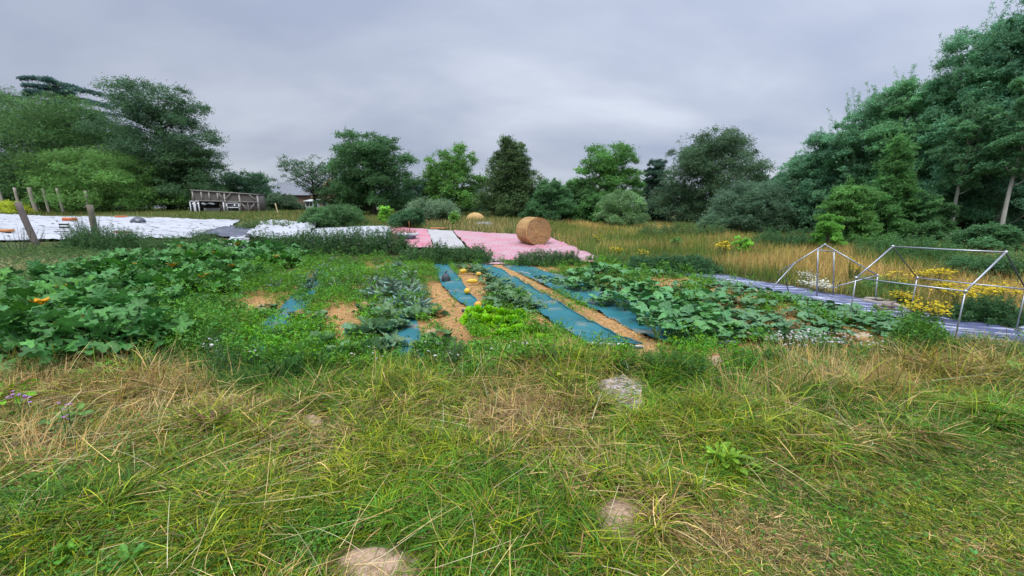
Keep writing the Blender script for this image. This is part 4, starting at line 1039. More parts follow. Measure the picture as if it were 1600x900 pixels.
# ---------------------------------------------------------------- shrubs and weeds with an outline of their own
tree('shrub', 522, 27, 325, 92, 'dense upright grey-green shrub behind the white heaped sheet', (0.06, 0.125, 0.045), seed=70, nleaf=9000, lobes=24, leaf=0.13, crown_from=0, shape='dome', tpl=SPRIG_N, shoots=26, cat='bush', flat=1.0, limbs=False)
tree('shrub', 638, 26, 330, 56, 'rounded dark shrub right behind the red checked sheet', (0.045, 0.105, 0.045), seed=71, nleaf=6000, lobes=18, leaf=0.12, crown_from=0, shape='dome', tpl=SPRIG_N, shoots=14, cat='bush', flat=1.0, limbs=False)
tree('shrub', 602, 29, 322, 24, 'small lime-green shrub between the two dark shrubs', (0.17, 0.33, 0.05), seed=72, nleaf=1400, lobes=10, leaf=0.13, crown_from=0.1, cat='bush')
tree('shrub', 672, 31, 316, 90, 'grey-green wispy shrub behind the rounded dark shrub', (0.10, 0.155, 0.085), seed=73, nleaf=7000, lobes=20, leaf=0.14, crown_from=0, shape='dome', tpl=SPRIG_N, shoots=20, cat='bush', flat=1.0, limbs=False)
tree('shrub', 709, 27, 330, 16, 'tiny lime-green sapling in the grass above the beige sheet', (0.16, 0.30, 0.06), seed=74, nleaf=700, lobes=8, leaf=0.12, crown_from=0.1, cat='bush')
tree('shrub', 1163, 15, 370, 26, 'bright yellow-green sapling in the tan meadow', (0.15, 0.30, 0.045), seed=75, nleaf=900, lobes=10, leaf=0.085, crown_from=0.15, cat='bush')
tree('shrub', 1058, 17, 372, 20, 'small green sapling on a thin stem at the middle of the meadow', (0.11, 0.22, 0.06), seed=76, nleaf=500, lobes=8, leaf=0.08, crown_from=0.3, cat='bush')
tree('shrub', 1300, 15.5, 335, 44, 'bright green leafy bush at the foot of the wood left of the frame apex', (0.11, 0.25, 0.045), seed=77, nleaf=2500, lobes=12, leaf=0.1, crown_from=0.0, cat='bush')
tree('shrub', 1560, 9.5, 440, 120, 'dark green bush behind the right leg of the complete frame', (0.05, 0.115, 0.045), seed=78, nleaf=6500, lobes=22, leaf=0.065, crown_from=0, shape='dome', cat='bush', flat=0.9, limbs=False)
tree('shrub', 8, 46, 314, 74, 'yellow-green flowering bush at the left edge behind the white sheet', (0.30, 0.34, 0.035), seed=79, nleaf=2800, lobes=16, leaf=0.12, crown_from=0, shape='dome', cat='bush', limbs=False)

def leafy_row(name, p0, p1, wid, h, n, leaf, col, label, cat, seed=0, tpl=None, stem=400, v=0.2, ragged=0.6, group=None):
    r = np.random.default_rng(seed + 500)
    a = np.array(G(*p0)); b = np.array(G(*p1)); L = np.linalg.norm(b - a); d = (b - a) / L; nr = np.array([-d[1], d[0]])
    if nr[1] < 0: nr = -nr
    ms = max(60, n // 26)                                    # single shoots, each with its own height
    us = r.random(ms); ws = np.clip(r.normal(0, 0.36, ms), -.8, .8)
    xs_ = a[0] + d[0] * us * L + nr[0] * ws * wid; ys_ = a[1] + d[1] * us * L + nr[1] * ws * wid
    tops = h * r.uniform(.6, 1.15, ms) * (1 - ragged * .6 + 1.3 * ragged * (fbm(xs_ * 1.7 + seed, ys_ * 1.7, 3, 3) - .1)) * (1 - 0.7 * np.abs(ws) ** 1.5) * np.minimum(1, (np.minimum(us, 1 - us) * L / (h * 0.8)) ** 0.5 + 0.3)
    k_ = r.integers(0, ms, n); t = r.random(n) ** 0.6; top = tops[k_]
    ln = r.normal(0, .18, (ms, 2)) * h
    rad_ = leaf * .9 * (1.25 - t)
    x = xs_[k_] + ln[k_, 0] * t + r.normal(0, 1, n) * rad_; y = ys_[k_] + ln[k_, 1] * t + r.normal(0, 1, n) * rad_
    z = H(x, y) + top * t
    o = np.array([*((a + b) / 2), float(H(*((a + b) / 2)))])
    root = empty(name, o, label, cat, group)
    mb = MB(); mb.stamp(tpl or SPRIG, np.stack([x, y, z], 1) - o, randrot(n, r, (-0.7, 0.5)), leaf * r.uniform(0.55, 1.25, n) * (1.2 - .5 * t), colvar(col, n, r, v) * (r.uniform(.75, 1.3, ms))[k_][:, None])
    mb.build('leaves', M_leaf, root)
    s = MB(); k = r.integers(0, n, stem)
    P = np.stack([x[k], y[k], H(x[k], y[k]) - 0.02], 1)
    az = r.uniform(0, 2 * pi, stem); blades(s, P, az, r.uniform(1.25, 1.55, stem), top[k] * 1.12, np.full(stem, 0.012), np.zeros(stem), colvar(np.array(col) * 1.1, stem, r, 0.2), 2, r=r)
    s.v = [v_ - o for v_ in s.v]
    s.build('stems', M_grass, root)
NT = (0.043, 0.092, 0.030)
leafy_row('nettle_row', (392, 398), (640, 397), 0.9, 0.98, 24000, 0.085, NT, 'long dark green row of nettle-like weeds below the white and blue-grey sheets', 'weed row', 1)
leafy_row('nettle_row', (632, 410), (764, 412), 0.8, 0.62, 13000, 0.07, NT, 'dark green weed row below the red and beige sheets', 'weed row', 2)
leafy_row('nettle_row', (806, 416), (905, 414), 0.6, 0.46, 7000, 0.06, NT, 'short dark green weed row at the lower edge of the pink sheet', 'weed row', 3)
leafy_row('nettle_row', (765, 413), (812, 414), 0.35, 0.16, 1300, 0.045, NT, 'tiny low weeds between the long weed rows beside the pink sheet', 'weed row', 4)
leafy_row('grass_clump', (985, 424), (1118, 428), 0.7, 0.42, 12000, 0.09, (0.036, 0.085, 0.032), 'dense dark green clump at the left end of the violet-blue sheet', 'weed clump', 5, SPRIG_N)
leafy_row('grass_clump', (925, 409), (1000, 420), 0.8, 0.30, 3500, 0.07, (0.07, 0.13, 0.035), 'low olive weeds right of the pink sheet corner', 'weed clump', 6)
leafy_row('nettle_row', (110, 396), (228, 396), 1.0, 0.95, 11000, 0.085, (0.042, 0.090, 0.030), 'dark weeds crowding the foot of the mossy post', 'weed clump', 7)
leafy_row('nettle_row', (228, 398), (345, 396), 1.0, 0.85, 10000, 0.075, (0.055, 0.105, 0.036), 'mid-green tall weeds in front of the dark tarpaulin', 'weed clump', 8)
leafy_row('nettle_row', (374, 361), (455, 360), 1.0, 0.75, 3000, 0.10, (0.075, 0.125, 0.045), 'olive weeds between the white sheet and the heaped sheet', 'weed clump', 9)

leafy_row('undergrowth', (1000, 372), (1135, 372), 1.2, 0.85, 6000, 0.11, (0.065, 0.11, 0.036), 'olive bramble belt at the far edge of the tan meadow below the beech', 'undergrowth', 10)
leafy_row('undergrowth', (1180, 388), (1330, 392), 1.4, 0.9, 9000, 0.09, (0.045, 0.10, 0.036), 'dark green undergrowth along the foot of the right wood behind the broken frame', 'undergrowth', 11)
leafy_row('undergrowth', (1345, 402), (1480, 418), 1.4, 0.85, 9000, 0.08, (0.055, 0.12, 0.038), 'green undergrowth at the foot of the right wood behind the complete frame', 'undergrowth', 12)
leafy_row('undergrowth', (1480, 430), (1640, 450), 1.5, 0.8, 9000, 0.07, (0.07, 0.125, 0.038), 'green tall weeds at the right edge above the dark bush', 'undergrowth', 13)
leafy_row('undergrowth', (1350, 455), (1420, 470), 0.6, 0.35, 3500, 0.05, (0.075, 0.155, 0.045), 'low green weeds just behind the log pile', 'undergrowth', 14)
leafy_row('undergrowth', (1495, 498), (1600, 514), 0.6, 0.38, 6000, 0.05, (0.036, 0.085, 0.03), 'dark green weeds at the far edge of the blue sheet below the ragwort', 'undergrowth', 15)
def tall_weed(name, px, py, h, w, n, leaf, col, label, cat='weed', seed=0, heads=None, hn=0, hs=0.012, nst=8, tpl=None, flathead=True, group=None):
    """a clump of stems with leaves, and flower heads on top where the kind has them"""
    r = np.random.default_rng(900 + seed + int(px)); x, Y = G(px, py); z = float(H(x, Y))
    root = empty(name, (x, Y, z), label, cat, group)
    st = MB(); lv = MB(); hd = MB()
    for i in range(nst):
        a = r.uniform(0, 2 * pi); q = np.linspace(0, 1, 6)[:, None]; hh = h * r.uniform(0.65, 1.05); rr = w * 0.5 * np.sqrt(r.random())
        b0 = np.array([0.3 * rr * cos(a), 0.3 * rr * sin(a), -0.02]); e = np.array([rr * cos(a), rr * sin(a), hh])
        pts = b0 * (1 - q) + e * q + np.array([0, 0, 0]) + np.array([cos(a), sin(a), 0]) * (0.12 * rr * np.sin(q * 3))
        st.tube(pts, 0.004 * (1.3 - q[:, 0]) * (1 + h), np.array(col) * 0.9, 5)
        if nst <= 8: st.build('stem', M_grass, root); st = MB()
        m_ = max(4, n // nst); u = r.random(m_) ** 0.8
        c = np.stack([np.interp(u, q[:, 0], pts[:, j]) for j in range(3)], 1) + r.normal(0, 1, (m_, 3)) * leaf * 0.8 * (1.2 - 0.6 * u)[:, None]
        c[:, 2] = np.maximum(c[:, 2], 0.01)
        lv.stamp(tpl or SPRIG, c, randrot(m_, r), leaf * r.uniform(0.5, 1.2, m_) * (1.25 - 0.6 * u), colvar(col, m_, r, 0.2))
        if heads is not None and hn:
            k = max(1, hn // nst)
            c = e + r.normal(0, 1, (k, 3)) * np.array([w * 0.16, w * 0.16, (0.02 if flathead else 0.07) * h + 0.012])
            nn = 10; aa = np.arange(nn) * 2 * pi / nn                # small domed flower discs
            V = np.concatenate([[[0, 0, 0.35]], np.stack([np.cos(aa), np.sin(aa), 0.0 * aa], 1) * (1 + 0.15 * np.cos(aa * 5))[:, None]])
            f = np.stack([np.zeros(nn, int), 1 + np.arange(nn), 1 + (np.arange(nn) + 1) % nn], 1)
            if hn <= 50 or nst <= 8:
                for j in range(k):
                    h1 = MB(); h1.stamp((V, [f], np.ones((nn + 1, 3))), c[j:j + 1], rotmats(r.uniform(0, 6.28, 1), r.normal(0, .3, 1), r.normal(0, .3, 1)), np.array([hs * r.uniform(.6, 1.3)]), colvar(heads, 1, r, .12, .04)); h1.build('flower', M_petal, root)
            else: hd.stamp((V, [f], np.ones((nn + 1, 3))), c, rotmats(r.uniform(0, 6.28, k), r.normal(0, 0.3, k), r.normal(0, 0.3, k)), hs * r.uniform(0.6, 1.3, k), colvar(heads, k, r, 0.12, 0.04))
    if st.n: st.build('stems', M_grass, root)
    lv.build('leaves', M_veg, root)
    if hd.n: hd.build('flowers', M_petal, root)
    return root
YL = (0.55, 0.42, 0.015); WH = (0.46, 0.46, 0.44)
RG = (0.085, 0.15, 0.045)
for px, py, h, w, hn, hs, lb in [(1450, 452, .42, .55, 260, .020, 'ragwort clump with yellow flowers behind the middle of the complete frame'),
                         (1412, 480, .26, .30, 170, .017, 'yellow ragwort just right of the back frame leg'),
                         (1440, 500, .24, .45, 300, .016, 'lowest yellow ragwort clump, at the edge of the blue sheet right of the logs'),
                         (1515, 492, .48, .55, 330, .018, 'wide yellow ragwort behind the nearest frame leg'),
                         (1570, 480, .40, .50, 150, .018, 'ragwort with few flowers in front of the dark bush at right'),
                         (1478, 472, .36, .40, 130, .018, 'small ragwort between the two big yellow clumps'),
                         (1395, 465, .50, .35, 90, .018, 'sparse yellow ragwort above the log pile'),
                         (1332, 445, .55, .25, 70, .02, 'single ragwort with a yellow top near the right rafter of the broken frame'),
                         (1126, 408, .62, .35, 130, .03, 'tall ragwort in the meadow above the blue sheet'),
                         (1005, 408, .35, .30, 70, .022, 'small yellow flower clump in the middle of the meadow'),
                         (960, 402, .35, .60, 200, .02, 'broad low yellow-flowered clump near the corner of the pink sheet'),
                         (935, 385, .5, .4, 60, .022, 'yellow flowered weed at the left of the tan meadow')]:
    tall_weed('ragwort', px, py, h, w, 420, .045, RG, lb, 'wildflower', int(py), YL, hn, hs, 12, group='yellow ragwort clumps at the meadow edge')
tall_weed('white_wildflower', 1273, 458, .24, .40, 200, .035, (0.16, .19, .13), 'bushy white-flowered plant at the edge of the blue sheet between the frame legs', 'wildflower', 1, (.62, .62, .5), 260, .018, 12, flathead=False)
tall_weed('white_wildflower', 1262, 446, .26, .30, 120, .035, (0.13, .18, .10), 'grey-white wildflower behind the bushy white one', 'wildflower', 2, (.6, .62, .55), 90, .016, 9, flathead=False)
for px, py, h, w, hn, lb in [(1262, 560, .26, .55, 130, 'white yarrow patch in front of the right pumpkin rows'), (1235, 548, .22, .45, 90, 'yarrow behind and left of the big yarrow patch'), (1345, 550, .20, .5, 70, 'low white yarrow beside the bare straw patch at right'),
                         (1290, 545, .2, .4, 60, 'small white yarrow between the yarrow patch and the straw'), (340, 572, .30, .25, 34, 'white yarrow beside the leftmost teal strip'), (690, 575, .22, .5, 14, 'yarrow with few white heads left of the lettuces'),
                         (800, 566, .22, .5, 14, 'yarrow with few white heads in front of the lettuces'), (560, 580, .2, .4, 8, 'yarrow with a few heads in front of the cabbages'), (390, 580, .28, .3, 10, 'thin yarrow in front of the leftmost teal strip')]:
    tall_weed('yarrow', px, py, h, w, 200, .03, (0.08, .14, .06), lb, 'wildflower', int(px), WH, max(12, int(hn * .55)), .014, 12, group='white yarrow at the near edge of the beds', tpl=SPRIG_N)
tall_weed('tall_weed', 145, 393, 1.45, 1.5, 2600, .075, (0.085, .145, .075), 'tall wispy grey-green weed wrapped around the mossy post', 'weed', 5, None, 0, nst=22, tpl=SPRIG_N)
tall_weed('tall_weed', 30, 397, 1.0, 1.6, 700, .05, (0.10, .13, .075), 'thin seedy weeds standing before the white sheet left of the leaning post', 'weed', 6, None, 0, nst=26, tpl=SPRIG_N)
tall_weed('tall_weed', 335, 396, .9, .9, 600, .06, (0.09, .14, .06), 'thin tall weeds in front of the small white sheet end', 'weed', 7, None, 0, nst=14, tpl=SPRIG_N)

# ---------------------------------------------------------------- vegetables
def leafmesh(outline, n=36, c0=0.35, z=lambda x, y, q: -0.35 * q * q, vein=0.35, nv=5, rings=(0.35, 0.7, 1.0), ruff=0.03, seed=0):
    th = np.linspace(-pi, pi, n, endpoint=False); R = outline(th); V = [[0, c0, 0]]; C = [np.ones(3) * (1 + vein)]
    for q in rings:
        x = R * q * np.sin(th); y = c0 + R * q * np.cos(th)
        zz = z(x, y, q) + ruff * q * q * np.sin(th * 9 + seed)
        V += list(np.stack([x, y, zz], 1))
        vv = np.clip(np.cos(th * nv) ** 8, 0, 1) * vein * (1 - 0.5 * q) - 0.08 * q
        C += list(np.repeat((1 + vv)[:, None], 3, 1))
    V = np.array(V); C = np.array(C)
    V[0, 2] = z(np.array([0.0]), np.array([c0]), 0.0)[0] if hasattr(z(np.array([0.0]), np.array([c0]), 0.0), '__len__') else 0
    i = np.arange(n); j = (i + 1) % n
    F = [np.stack([0 * i, 1 + i, 1 + j], 1)]
    Q = [np.stack([1 + k * n + i, 1 + k * n + n + i, 1 + k * n + n + j, 1 + k * n + j], 1) for k in range(len(rings) - 1)]
    return V, F + [np.concatenate(Q)], C
def lobed(th):
    r = 0.50 * (0.46 + 0.54 * np.abs(np.cos(th * 2.5)) ** 0.8)
    r *= 1 + 0.09 * np.sin(th * 17) + 0.05 * np.sin(th * 29)
    return r * (1 - 0.75 * np.exp(-((np.abs(th) - pi) / 0.28) ** 2))
def roundl(th):
    r = 0.50 * (0.92 + 0.08 * np.cos(th * 5)) * (1 + 0.025 * np.sin(th * 15))
    return r * (1 - 0.70 * np.exp(-((np.abs(th) - pi) / 0.30) ** 2))
Z_cup = lambda x, y, q: 0.10 * np.abs(x) - 0.28 * (y - 0.35) ** 2 - 0.15 * x ** 2
ZUC = leafmesh(lobed, 44, 0.3, lambda x, y, q: 0.30 * np.abs(x) - 0.45 * (y - 0.2) ** 2 - 0.3 * x ** 2, 0.35, 5, (0.4, 0.75, 1.0), 0.05)
PUM = leafmesh(roundl, 30, 0.28, lambda x, y, q: 0.22 * q - 0.5 * (x ** 2 + (y - .28) ** 2) + 0.02 * q, 0.38, 5, (0.4, 0.75, 1.0), 0.02)
CAB = leafmesh(lambda th: 0.5 * (0.85 + 0.12 * np.cos(th)) * (1 + 0.04 * np.sin(th * 11)), 26, 0.45, lambda x, y, q: 0.75 * x ** 2 + 0.25 * y - 0.55 * np.maximum(y - .45, 0) ** 2, 0.3, 3, (0.4, 0.75, 1.0), 0.04)
LET = leafmesh(lambda th: 0.5 * (0.9 + 0.1 * np.cos(th)) * (1 + 0.12 * np.sin(th * 10)), 30, 0.45, lambda x, y, q: 0.5 * x ** 2 - 0.2 * y * y, 0.15, 3, (0.45, 0.8, 1.0), 0.13)
def strap():
    n = 12; V = []; C = []; F = []
    for k in range(n):
        t = k / (n - 1); w = 0.13 * (sin(pi * min(1, t * 0.92 + 0.10)) ** 0.7) * (0.3 if t < .18 else 1)
        for s in (-1, -0.5, 0, 0.5, 1):
            V.append([s * w * (1 + .08 * sin(k * 2.6)), t, -0.50 * t * t + abs(s) * 0.05 + 0.02 * sin(k * 2.3 + s * 3)]); C.append([1.55 if s == 0 else (0.9 if abs(s) == 1 else 1.0)] * 3)
    for k in range(n - 1):
        for j in range(4): a = k * 5 + j; F.append([a, a + 1, a + 6, a + 5])
    return np.array(V), [np.array(F)], np.array(C)
STR = strap()
def flat(mb, pts, c, w): mb.tube(pts, w, c, 4, cap=False)

def rosette(name, label, cat, group, tpl, n, pet, size, eo, ei, lel, col, stemc, seed, spread=0.0, flower=0, mat=None, stemr=0.008, hue=0.06, v=0.16, dead=0.0, roll=0.25, head=0):
    """leaf rosette at the origin: outer leaves first (elevation eo), inner last (ei)"""
    r = np.random.default_rng(seed); root = empty(name, (0, 0, 0), label, cat, group)
    lv = MB(); st = MB()
    t = (np.arange(n) + 0.5) / n
    az = np.arange(n) * 2.39996 + r.normal(0, 0.3, n); el = eo + (ei - eo) * t + r.normal(0, 0.10, n)
    L = pet[0] + (pet[1] - pet[0]) * r.random(n); L = L * (1 - 0.25 * t)
    sz = (size[0] + (size[1] - size[0]) * r.random(n)) * (1 - 0.25 * t)
    off = np.stack([r.uniform(-spread, spread, n), r.uniform(-spread, spread, n), 0 * t], 1)
    e = np.stack([np.cos(az) * np.cos(el) * L, np.sin(az) * np.cos(el) * L, np.sin(el) * L], 1)
    if pet[1] > 0.02:
        for i in range(n):
            mid = e[i] * 0.55 + np.array([0, 0, 0.12 * L[i]]); flat(st, [off[i] + [0, 0, -0.01], off[i] + mid * 0.95, off[i] + e[i]], stemc, [stemr, stemr * .8, stemr * .6])
    le = lel[0] + (lel[1] - lel[0]) * t + r.normal(0, 0.18, n)
    C = colvar(col, n, r, v, hue)
    if dead > 0:
        k = r.random(n) < dead * (1.3 - t); C[k] = colvar((0.40, 0.28, 0.16), k.sum(), r, 0.2)
    P = off + e; P[:, 2] = np.maximum(P[:, 2], 0.015)
    lv.stamp(tpl, P, rotmats(az + r.normal(0, .25, n), le, r.normal(0, roll, n)), sz, C)
    lv.build('leaves', mat or M_veg, root, smooth=True)
    if st.n: st.build('stalks', M_veg, root)
    for i in range(flower):
        f = MB(); a = r.uniform(0, 6.28); P0 = np.array([cos(a) * .18, sin(a) * .18, L.max() * .62]); m_ = 5
        aa = np.arange(m_) * 2 * pi / m_
        f.stamp(diamond(0.33, 0.1), np.repeat(P0[None], m_, 0), rotmats(aa, np.full(m_, .75), np.zeros(m_)), np.full(m_, .12), colvar((0.78, 0.34, 0.02), m_, r, .08, .02))
        f.tube([P0 - [cos(a) * .03, 0, .16], P0], .007, (0.1, .2, .05), 5); f.build('flower', M_petal, root)
    if head:
        h_ = MB(); n_, m2 = 20, 10; U, V_ = np.meshgrid(np.arange(n_) * 2 * pi / n_, np.linspace(0, pi * .8, m2))
        ra = head * (1 + .08 * np.sin(U * 3 + V_ * 2) + .05 * np.sin(U * 7))
        P_ = np.stack([np.cos(U) * np.sin(V_) * ra, np.sin(U) * np.sin(V_) * ra, np.cos(V_) * ra * .85 + head * .9], -1).reshape(-1, 3)
        i = (np.arange(m2 - 1)[:, None] * n_ + np.arange(n_)[None]).ravel(); i2 = (np.arange(m2 - 1)[:, None] * n_ + (np.arange(n_)[None] + 1) % n_).ravel()
        h_.add(P_, [np.stack([i, i + n_, i2 + n_, i2], 1)], np.array(col) * 1.35); h_.build('heart', M_veg, root, smooth=True)
    return root
ORD = ['first', 'second', 'third', 'fourth', 'fifth', 'sixth', 'seventh', 'eighth', 'ninth', 'tenth', 'eleventh', 'twelfth', 'thirteenth', 'fourteenth']
def place_rows(protos, rows, text, group, sc=(0.85, 1.15), seed=0, jit=0.0):
    r = np.random.default_rng(seed + 40); used = set()
    for row, where, pts in rows:
        pts = sorted(pts)
        for i, p in enumerate(pts):
            pr = protos[int(r.integers(len(protos)))]
            x, Y = G(p[0], p[1]); z = float(H(x, Y)); s = float(r.uniform(*sc)) * (p[2] if len(p) > 2 else 1)
            pos = f'{ORD[i]} from the left in the {row}' if len(pts) > 1 else f'in the {row}'
            lab = f'{text}, {pos}{where}'
            if len(lab.split()) > 16: lab = f'{text}, {pos}'
            if id(pr) in used: dup(pr, (x, Y, z), r.uniform(0, 6.28), s, lab, group)
            else:
                used.add(id(pr)); pr.location = (x, Y, z); pr.rotation_euler = (0, 0, r.uniform(0, 6.28)); pr.scale = (s, s, s); pr['label'] = lab
    for pr in protos:
        if id(pr) not in used:
            for c in list(pr.children): bpy.data.objects.remove(c)
            bpy.data.objects.remove(pr)

ZG = 'courgette plants in the left bed'
zc_ = (0.088, 0.22, 0.066)
zp = [rosette('courgette_plant', 'x', 'vegetable plant', ZG, ZUC, 62, (.26, .60), (.20, .32), .20, 1.40, (-.25, .85), zc_ if k != 2 else (0.095, .235, .05), (0.12, 0.24, .08), 100 + k, .08, fl, roll=.5, v=.24) for k, fl in enumerate((2, 0, 1, 0))]
place_rows(zp, [
    ('nearest courgette row', '', [(-30, 560), (42, 566), (105, 560), (168, 562), (225, 548, .9)]),
    ('second courgette row', '', [(5, 520), (70, 518), (140, 515), (205, 512), (262, 492, .9)]),
    ('third courgette row', '', [(-20, 480), (60, 482), (125, 478), (190, 476), (245, 470), (300, 470), (345, 462, .8)]),
    ('fourth courgette row', '', [(90, 450), (150, 448), (205, 446), (260, 446), (312, 442), (355, 440), (395, 438, .8)]),
    ('fifth courgette row', '', [(170, 428), (220, 424), (268, 422), (312, 420), (352, 418), (392, 418), (425, 420), (455, 418, .8)]),
    ('furthest courgette row', '', [(290, 406), (330, 403), (368, 402), (404, 403), (438, 405), (470, 407, .7)])],
    'dark lobed courgette plant', ZG, (.95, 1.25), 1)

PG = 'pumpkin plants right of the straw band'
pc_ = (0.10, 0.235, 0.085)
pp_ = [rosette('pumpkin_plant', 'x', 'vegetable plant', PG, PUM, 30, (.20, .36), (.17, .27), .35, 1.45, (-.05, .45), pc_ if k != 1 else (0.10, .225, .075), (0.14, 0.26, .09), 200 + k, .24, 0, M_wax, hue=.05, roll=.3) for k in range(3)]
pq_ = [rosette('pumpkin_plant', 'x', 'vegetable plant', PG, PUM, 22, (.10, .18), (.15, .23), .45, 1.5, (-.05, .35), (0.095, .20, .088), (0.14, 0.26, .09), 210 + k, .26, 0, M_wax, hue=.05, roll=.22, dead=.04) for k in range(3)]
place_rows(pp_, [
    ('furthest pumpkin row', '', [(905, 436, .9), (935, 432), (962, 434), (985, 440)]),
    ('second pumpkin row', '', [(900, 455, .85), (935, 456), (975, 460), (1010, 466)]),
    ('third pumpkin row', '', [(945, 478, .8), (985, 485), (1022, 488), (1060, 490), (1095, 488)]),
    ('fourth pumpkin row', '', [(1020, 508), (1055, 512), (1092, 510)]),
    ('nearest pumpkin row', '', [(1048, 532), (1085, 536), (1118, 532)])],
    'tall round-leaved pumpkin plant', PG, (.85, 1.08), 2)
place_rows(pq_, [
    ('row by the open teal strip', '', [(852, 438, .8), (868, 446, .8), (885, 445, .8)]),
    ('far row', ' of pumpkins', [(1000, 428, .9), (1022, 431, .9), (1045, 434, .9)]),
    ('row below the straw', '', [(1015, 460), (1045, 463), (1075, 466), (1070, 450, .8), (1095, 452, .8)]),
    ('row along the violet-blue sheet', '', [(1122, 452, .9), (1150, 458), (1180, 464), (1212, 470), (1245, 477), (1278, 485), (1310, 492), (1342, 500), (1372, 508), (1402, 516), (1428, 524)]),
    ('middle row', ' of low pumpkins', [(1130, 474), (1160, 480), (1192, 482), (1205, 498, .8), (1262, 496), (1295, 502), (1328, 510)]),
    ('near row', ' of low pumpkins', [(1128, 500), (1152, 508), (1185, 510), (1265, 518), (1300, 522), (1385, 528, .9)]),
    ('nearest row', ' of low pumpkins', [(1165, 535), (1200, 530), (1235, 532), (1145, 522), (1270, 536, .8)])],
    'low spreading pumpkin plant', PG, (.85, 1.1), 3)

KG = 'grey-green kale plants in the middle bed'
kp = [rosette('kale_plant', 'x', 'vegetable plant', KG, STR, 60, (.02, .26), (.20, .36), .15, 1.45, (.15, 1.35), (0.155, 0.225, 0.155) if k else (0.17, .245, .185), (.2, .26, .16), 300 + k, .03, hue=.06, roll=.9, stemr=.006, v=.22) for k in range(3)]
place_rows(kp, [
    ('furthest kale row', '', [(600, 424, .75), (625, 422, .75), (645, 424, .7)]),
    ('second kale row', '', [(590, 438, .85), (615, 436, .85), (642, 438, .85)]),
    ('third kale row', '', [(585, 452, .9), (612, 452, .95), (642, 454, .9)]),
    ('fourth kale row', '', [(588, 470), (615, 470), (645, 470, .95)]),
    ('nearest kale row', '', [(598, 488, .95), (630, 486), (655, 488, .8)]),
    ('far left kale row', ' near the courgettes', [(520, 412, .7), (540, 415, .7), (505, 426, .8), (530, 434, .9), (555, 444, .8), (435, 455, .8), (525, 455, .8)]),
    ('left kale row', ' beside the leftmost teal strip', [(455, 440, .75), (475, 444, .9), (498, 440, .85), (485, 455, .7)])],
    'blue-grey kale plant', KG, (.72, .95), 4)
CG = 'cabbages with broad pale leaves'
cpx = [rosette('cabbage_plant', 'x', 'vegetable plant', CG, CAB, 18, (.04, .12), (.20, .30), .12, 1.2, (.1, 1.0), (0.125, 0.235, 0.10) if k != 1 else (.15, .25, .13), (.2, .28, .15), 400 + k, .02, hue=.08, dead=.22 if k == 2 else .05, roll=.35, stemr=.008, head=.075) for k in range(3)]
place_rows(cpx, [
    ('far cabbage row', ' below the kale', [(572, 494, .9), (600, 502, .9), (652, 500, .8), (680, 495, .7)]),
    ('middle cabbage row', ' left of the open teal patch', [(575, 528), (600, 522), (625, 515, .7)]),
    ('nearest cabbage row', '', [(588, 556), (610, 548, .9), (665, 548, .9), (690, 540, .9)]),
    ('cabbage row', ' by the leftmost strip', [(345, 545), (368, 560, .9), (405, 500, .8), (422, 492, .8), (470, 508, .8), (480, 525, .8), (500, 500, .6), (440, 535, .8), (505, 545, .9), (455, 560, .8), (530, 562, .8), (385, 525, .8)]),
    ('far small cabbage row', ' near the weed row', [(545, 425, .7), (560, 432, .7), (660, 420, .6)])],
    'pale green cabbage', CG, (.85, 1.12), 5)
SG = 'summer squash plants between the teal strips'
sp2 = [rosette('summer_squash_plant', 'x', 'vegetable plant', SG, ZUC, 30, (.14, .28), (.16, .24), .3, 1.4, (-.1, .6), (0.105, 0.19, 0.09), (.15, .25, .1), 500 + k, .12, 0, hue=.05, v=.22) for k in range(2)]
place_rows(sp2, [
    ('far squash group', '', [(718, 420, .8), (738, 425, .9), (752, 430, .9)]),
    ('middle squash group', '', [(768, 444), (785, 452), (778, 462), (800, 464)]),
    ('near squash group', ' spilling onto the open strip', [(790, 478), (812, 480), (826, 486, .9), (772, 476, .8)])],
    'mottled grey-green squash plant', SG, (.85, 1.1), 6)
LG = 'bright lime-green lettuces'
lp = [rosette('lettuce', 'x', 'lettuce', LG, LET, 34, (.0, .06), (.12, .19), .05, 1.4, (.1, 1.3), (0.24, 0.52, 0.03), (.3, .4, .1), 600 + k, .02, hue=.05, v=.14, roll=.5) for k in range(2)]
place_rows(lp, [
    ('far lettuce row', '', [(742, 494), (765, 490), (786, 496), (808, 498)]),
    ('middle lettuce row', '', [(738, 506), (757, 508), (778, 510), (800, 510)]),
    ('near lettuce row', '', [(750, 522, .9), (786, 528, .9), (812, 524, .9), (846, 536, .8), (840, 520, .7)])],
    'curly lime-green lettuce', LG, (.95, 1.2), 7)

def fruit(px, py, a, b, label, rz=0.4, col=(0.70, 0.44, 0.03)):
    x, Y = G(px, py); z = float(H(x, Y)) + .045
    mb = MB(); n, m = 20, 12; U, V_ = np.meshgrid(np.arange(n) * 2 * pi / n, np.linspace(0.05, pi - .05, m))
    k = 1 + .04 * np.cos(U * 8)
    P = np.stack([np.cos(V_) * a, np.cos(U) * np.sin(V_) * b * k, np.sin(U) * np.sin(V_) * b * k + b], -1).reshape(-1, 3)
    i = (np.arange(m - 1)[:, None] * n + np.arange(n)[None]).ravel(); i2 = (np.arange(m - 1)[:, None] * n + (np.arange(n)[None] + 1) % n).ravel()
    mb.add(P, [np.stack([i, i2, i2 + n, i + n], 1)], col)
    mb.tube([[a * .95, 0, b], [a * 1.25, 0, b * 1.15]], b * .22, (.15, .2, .06), 6)
    o = mb.build('yellow_squash', M_fruit, smooth=True); o.location = (x, Y, z); o.rotation_euler = (0, 0, rz)
    return tag(o, label, 'squash', 'ripe yellow squashes lying among the plants')
fruit(738, 446, .13, .05, 'long bright yellow squash lying on the straw', 0.1)
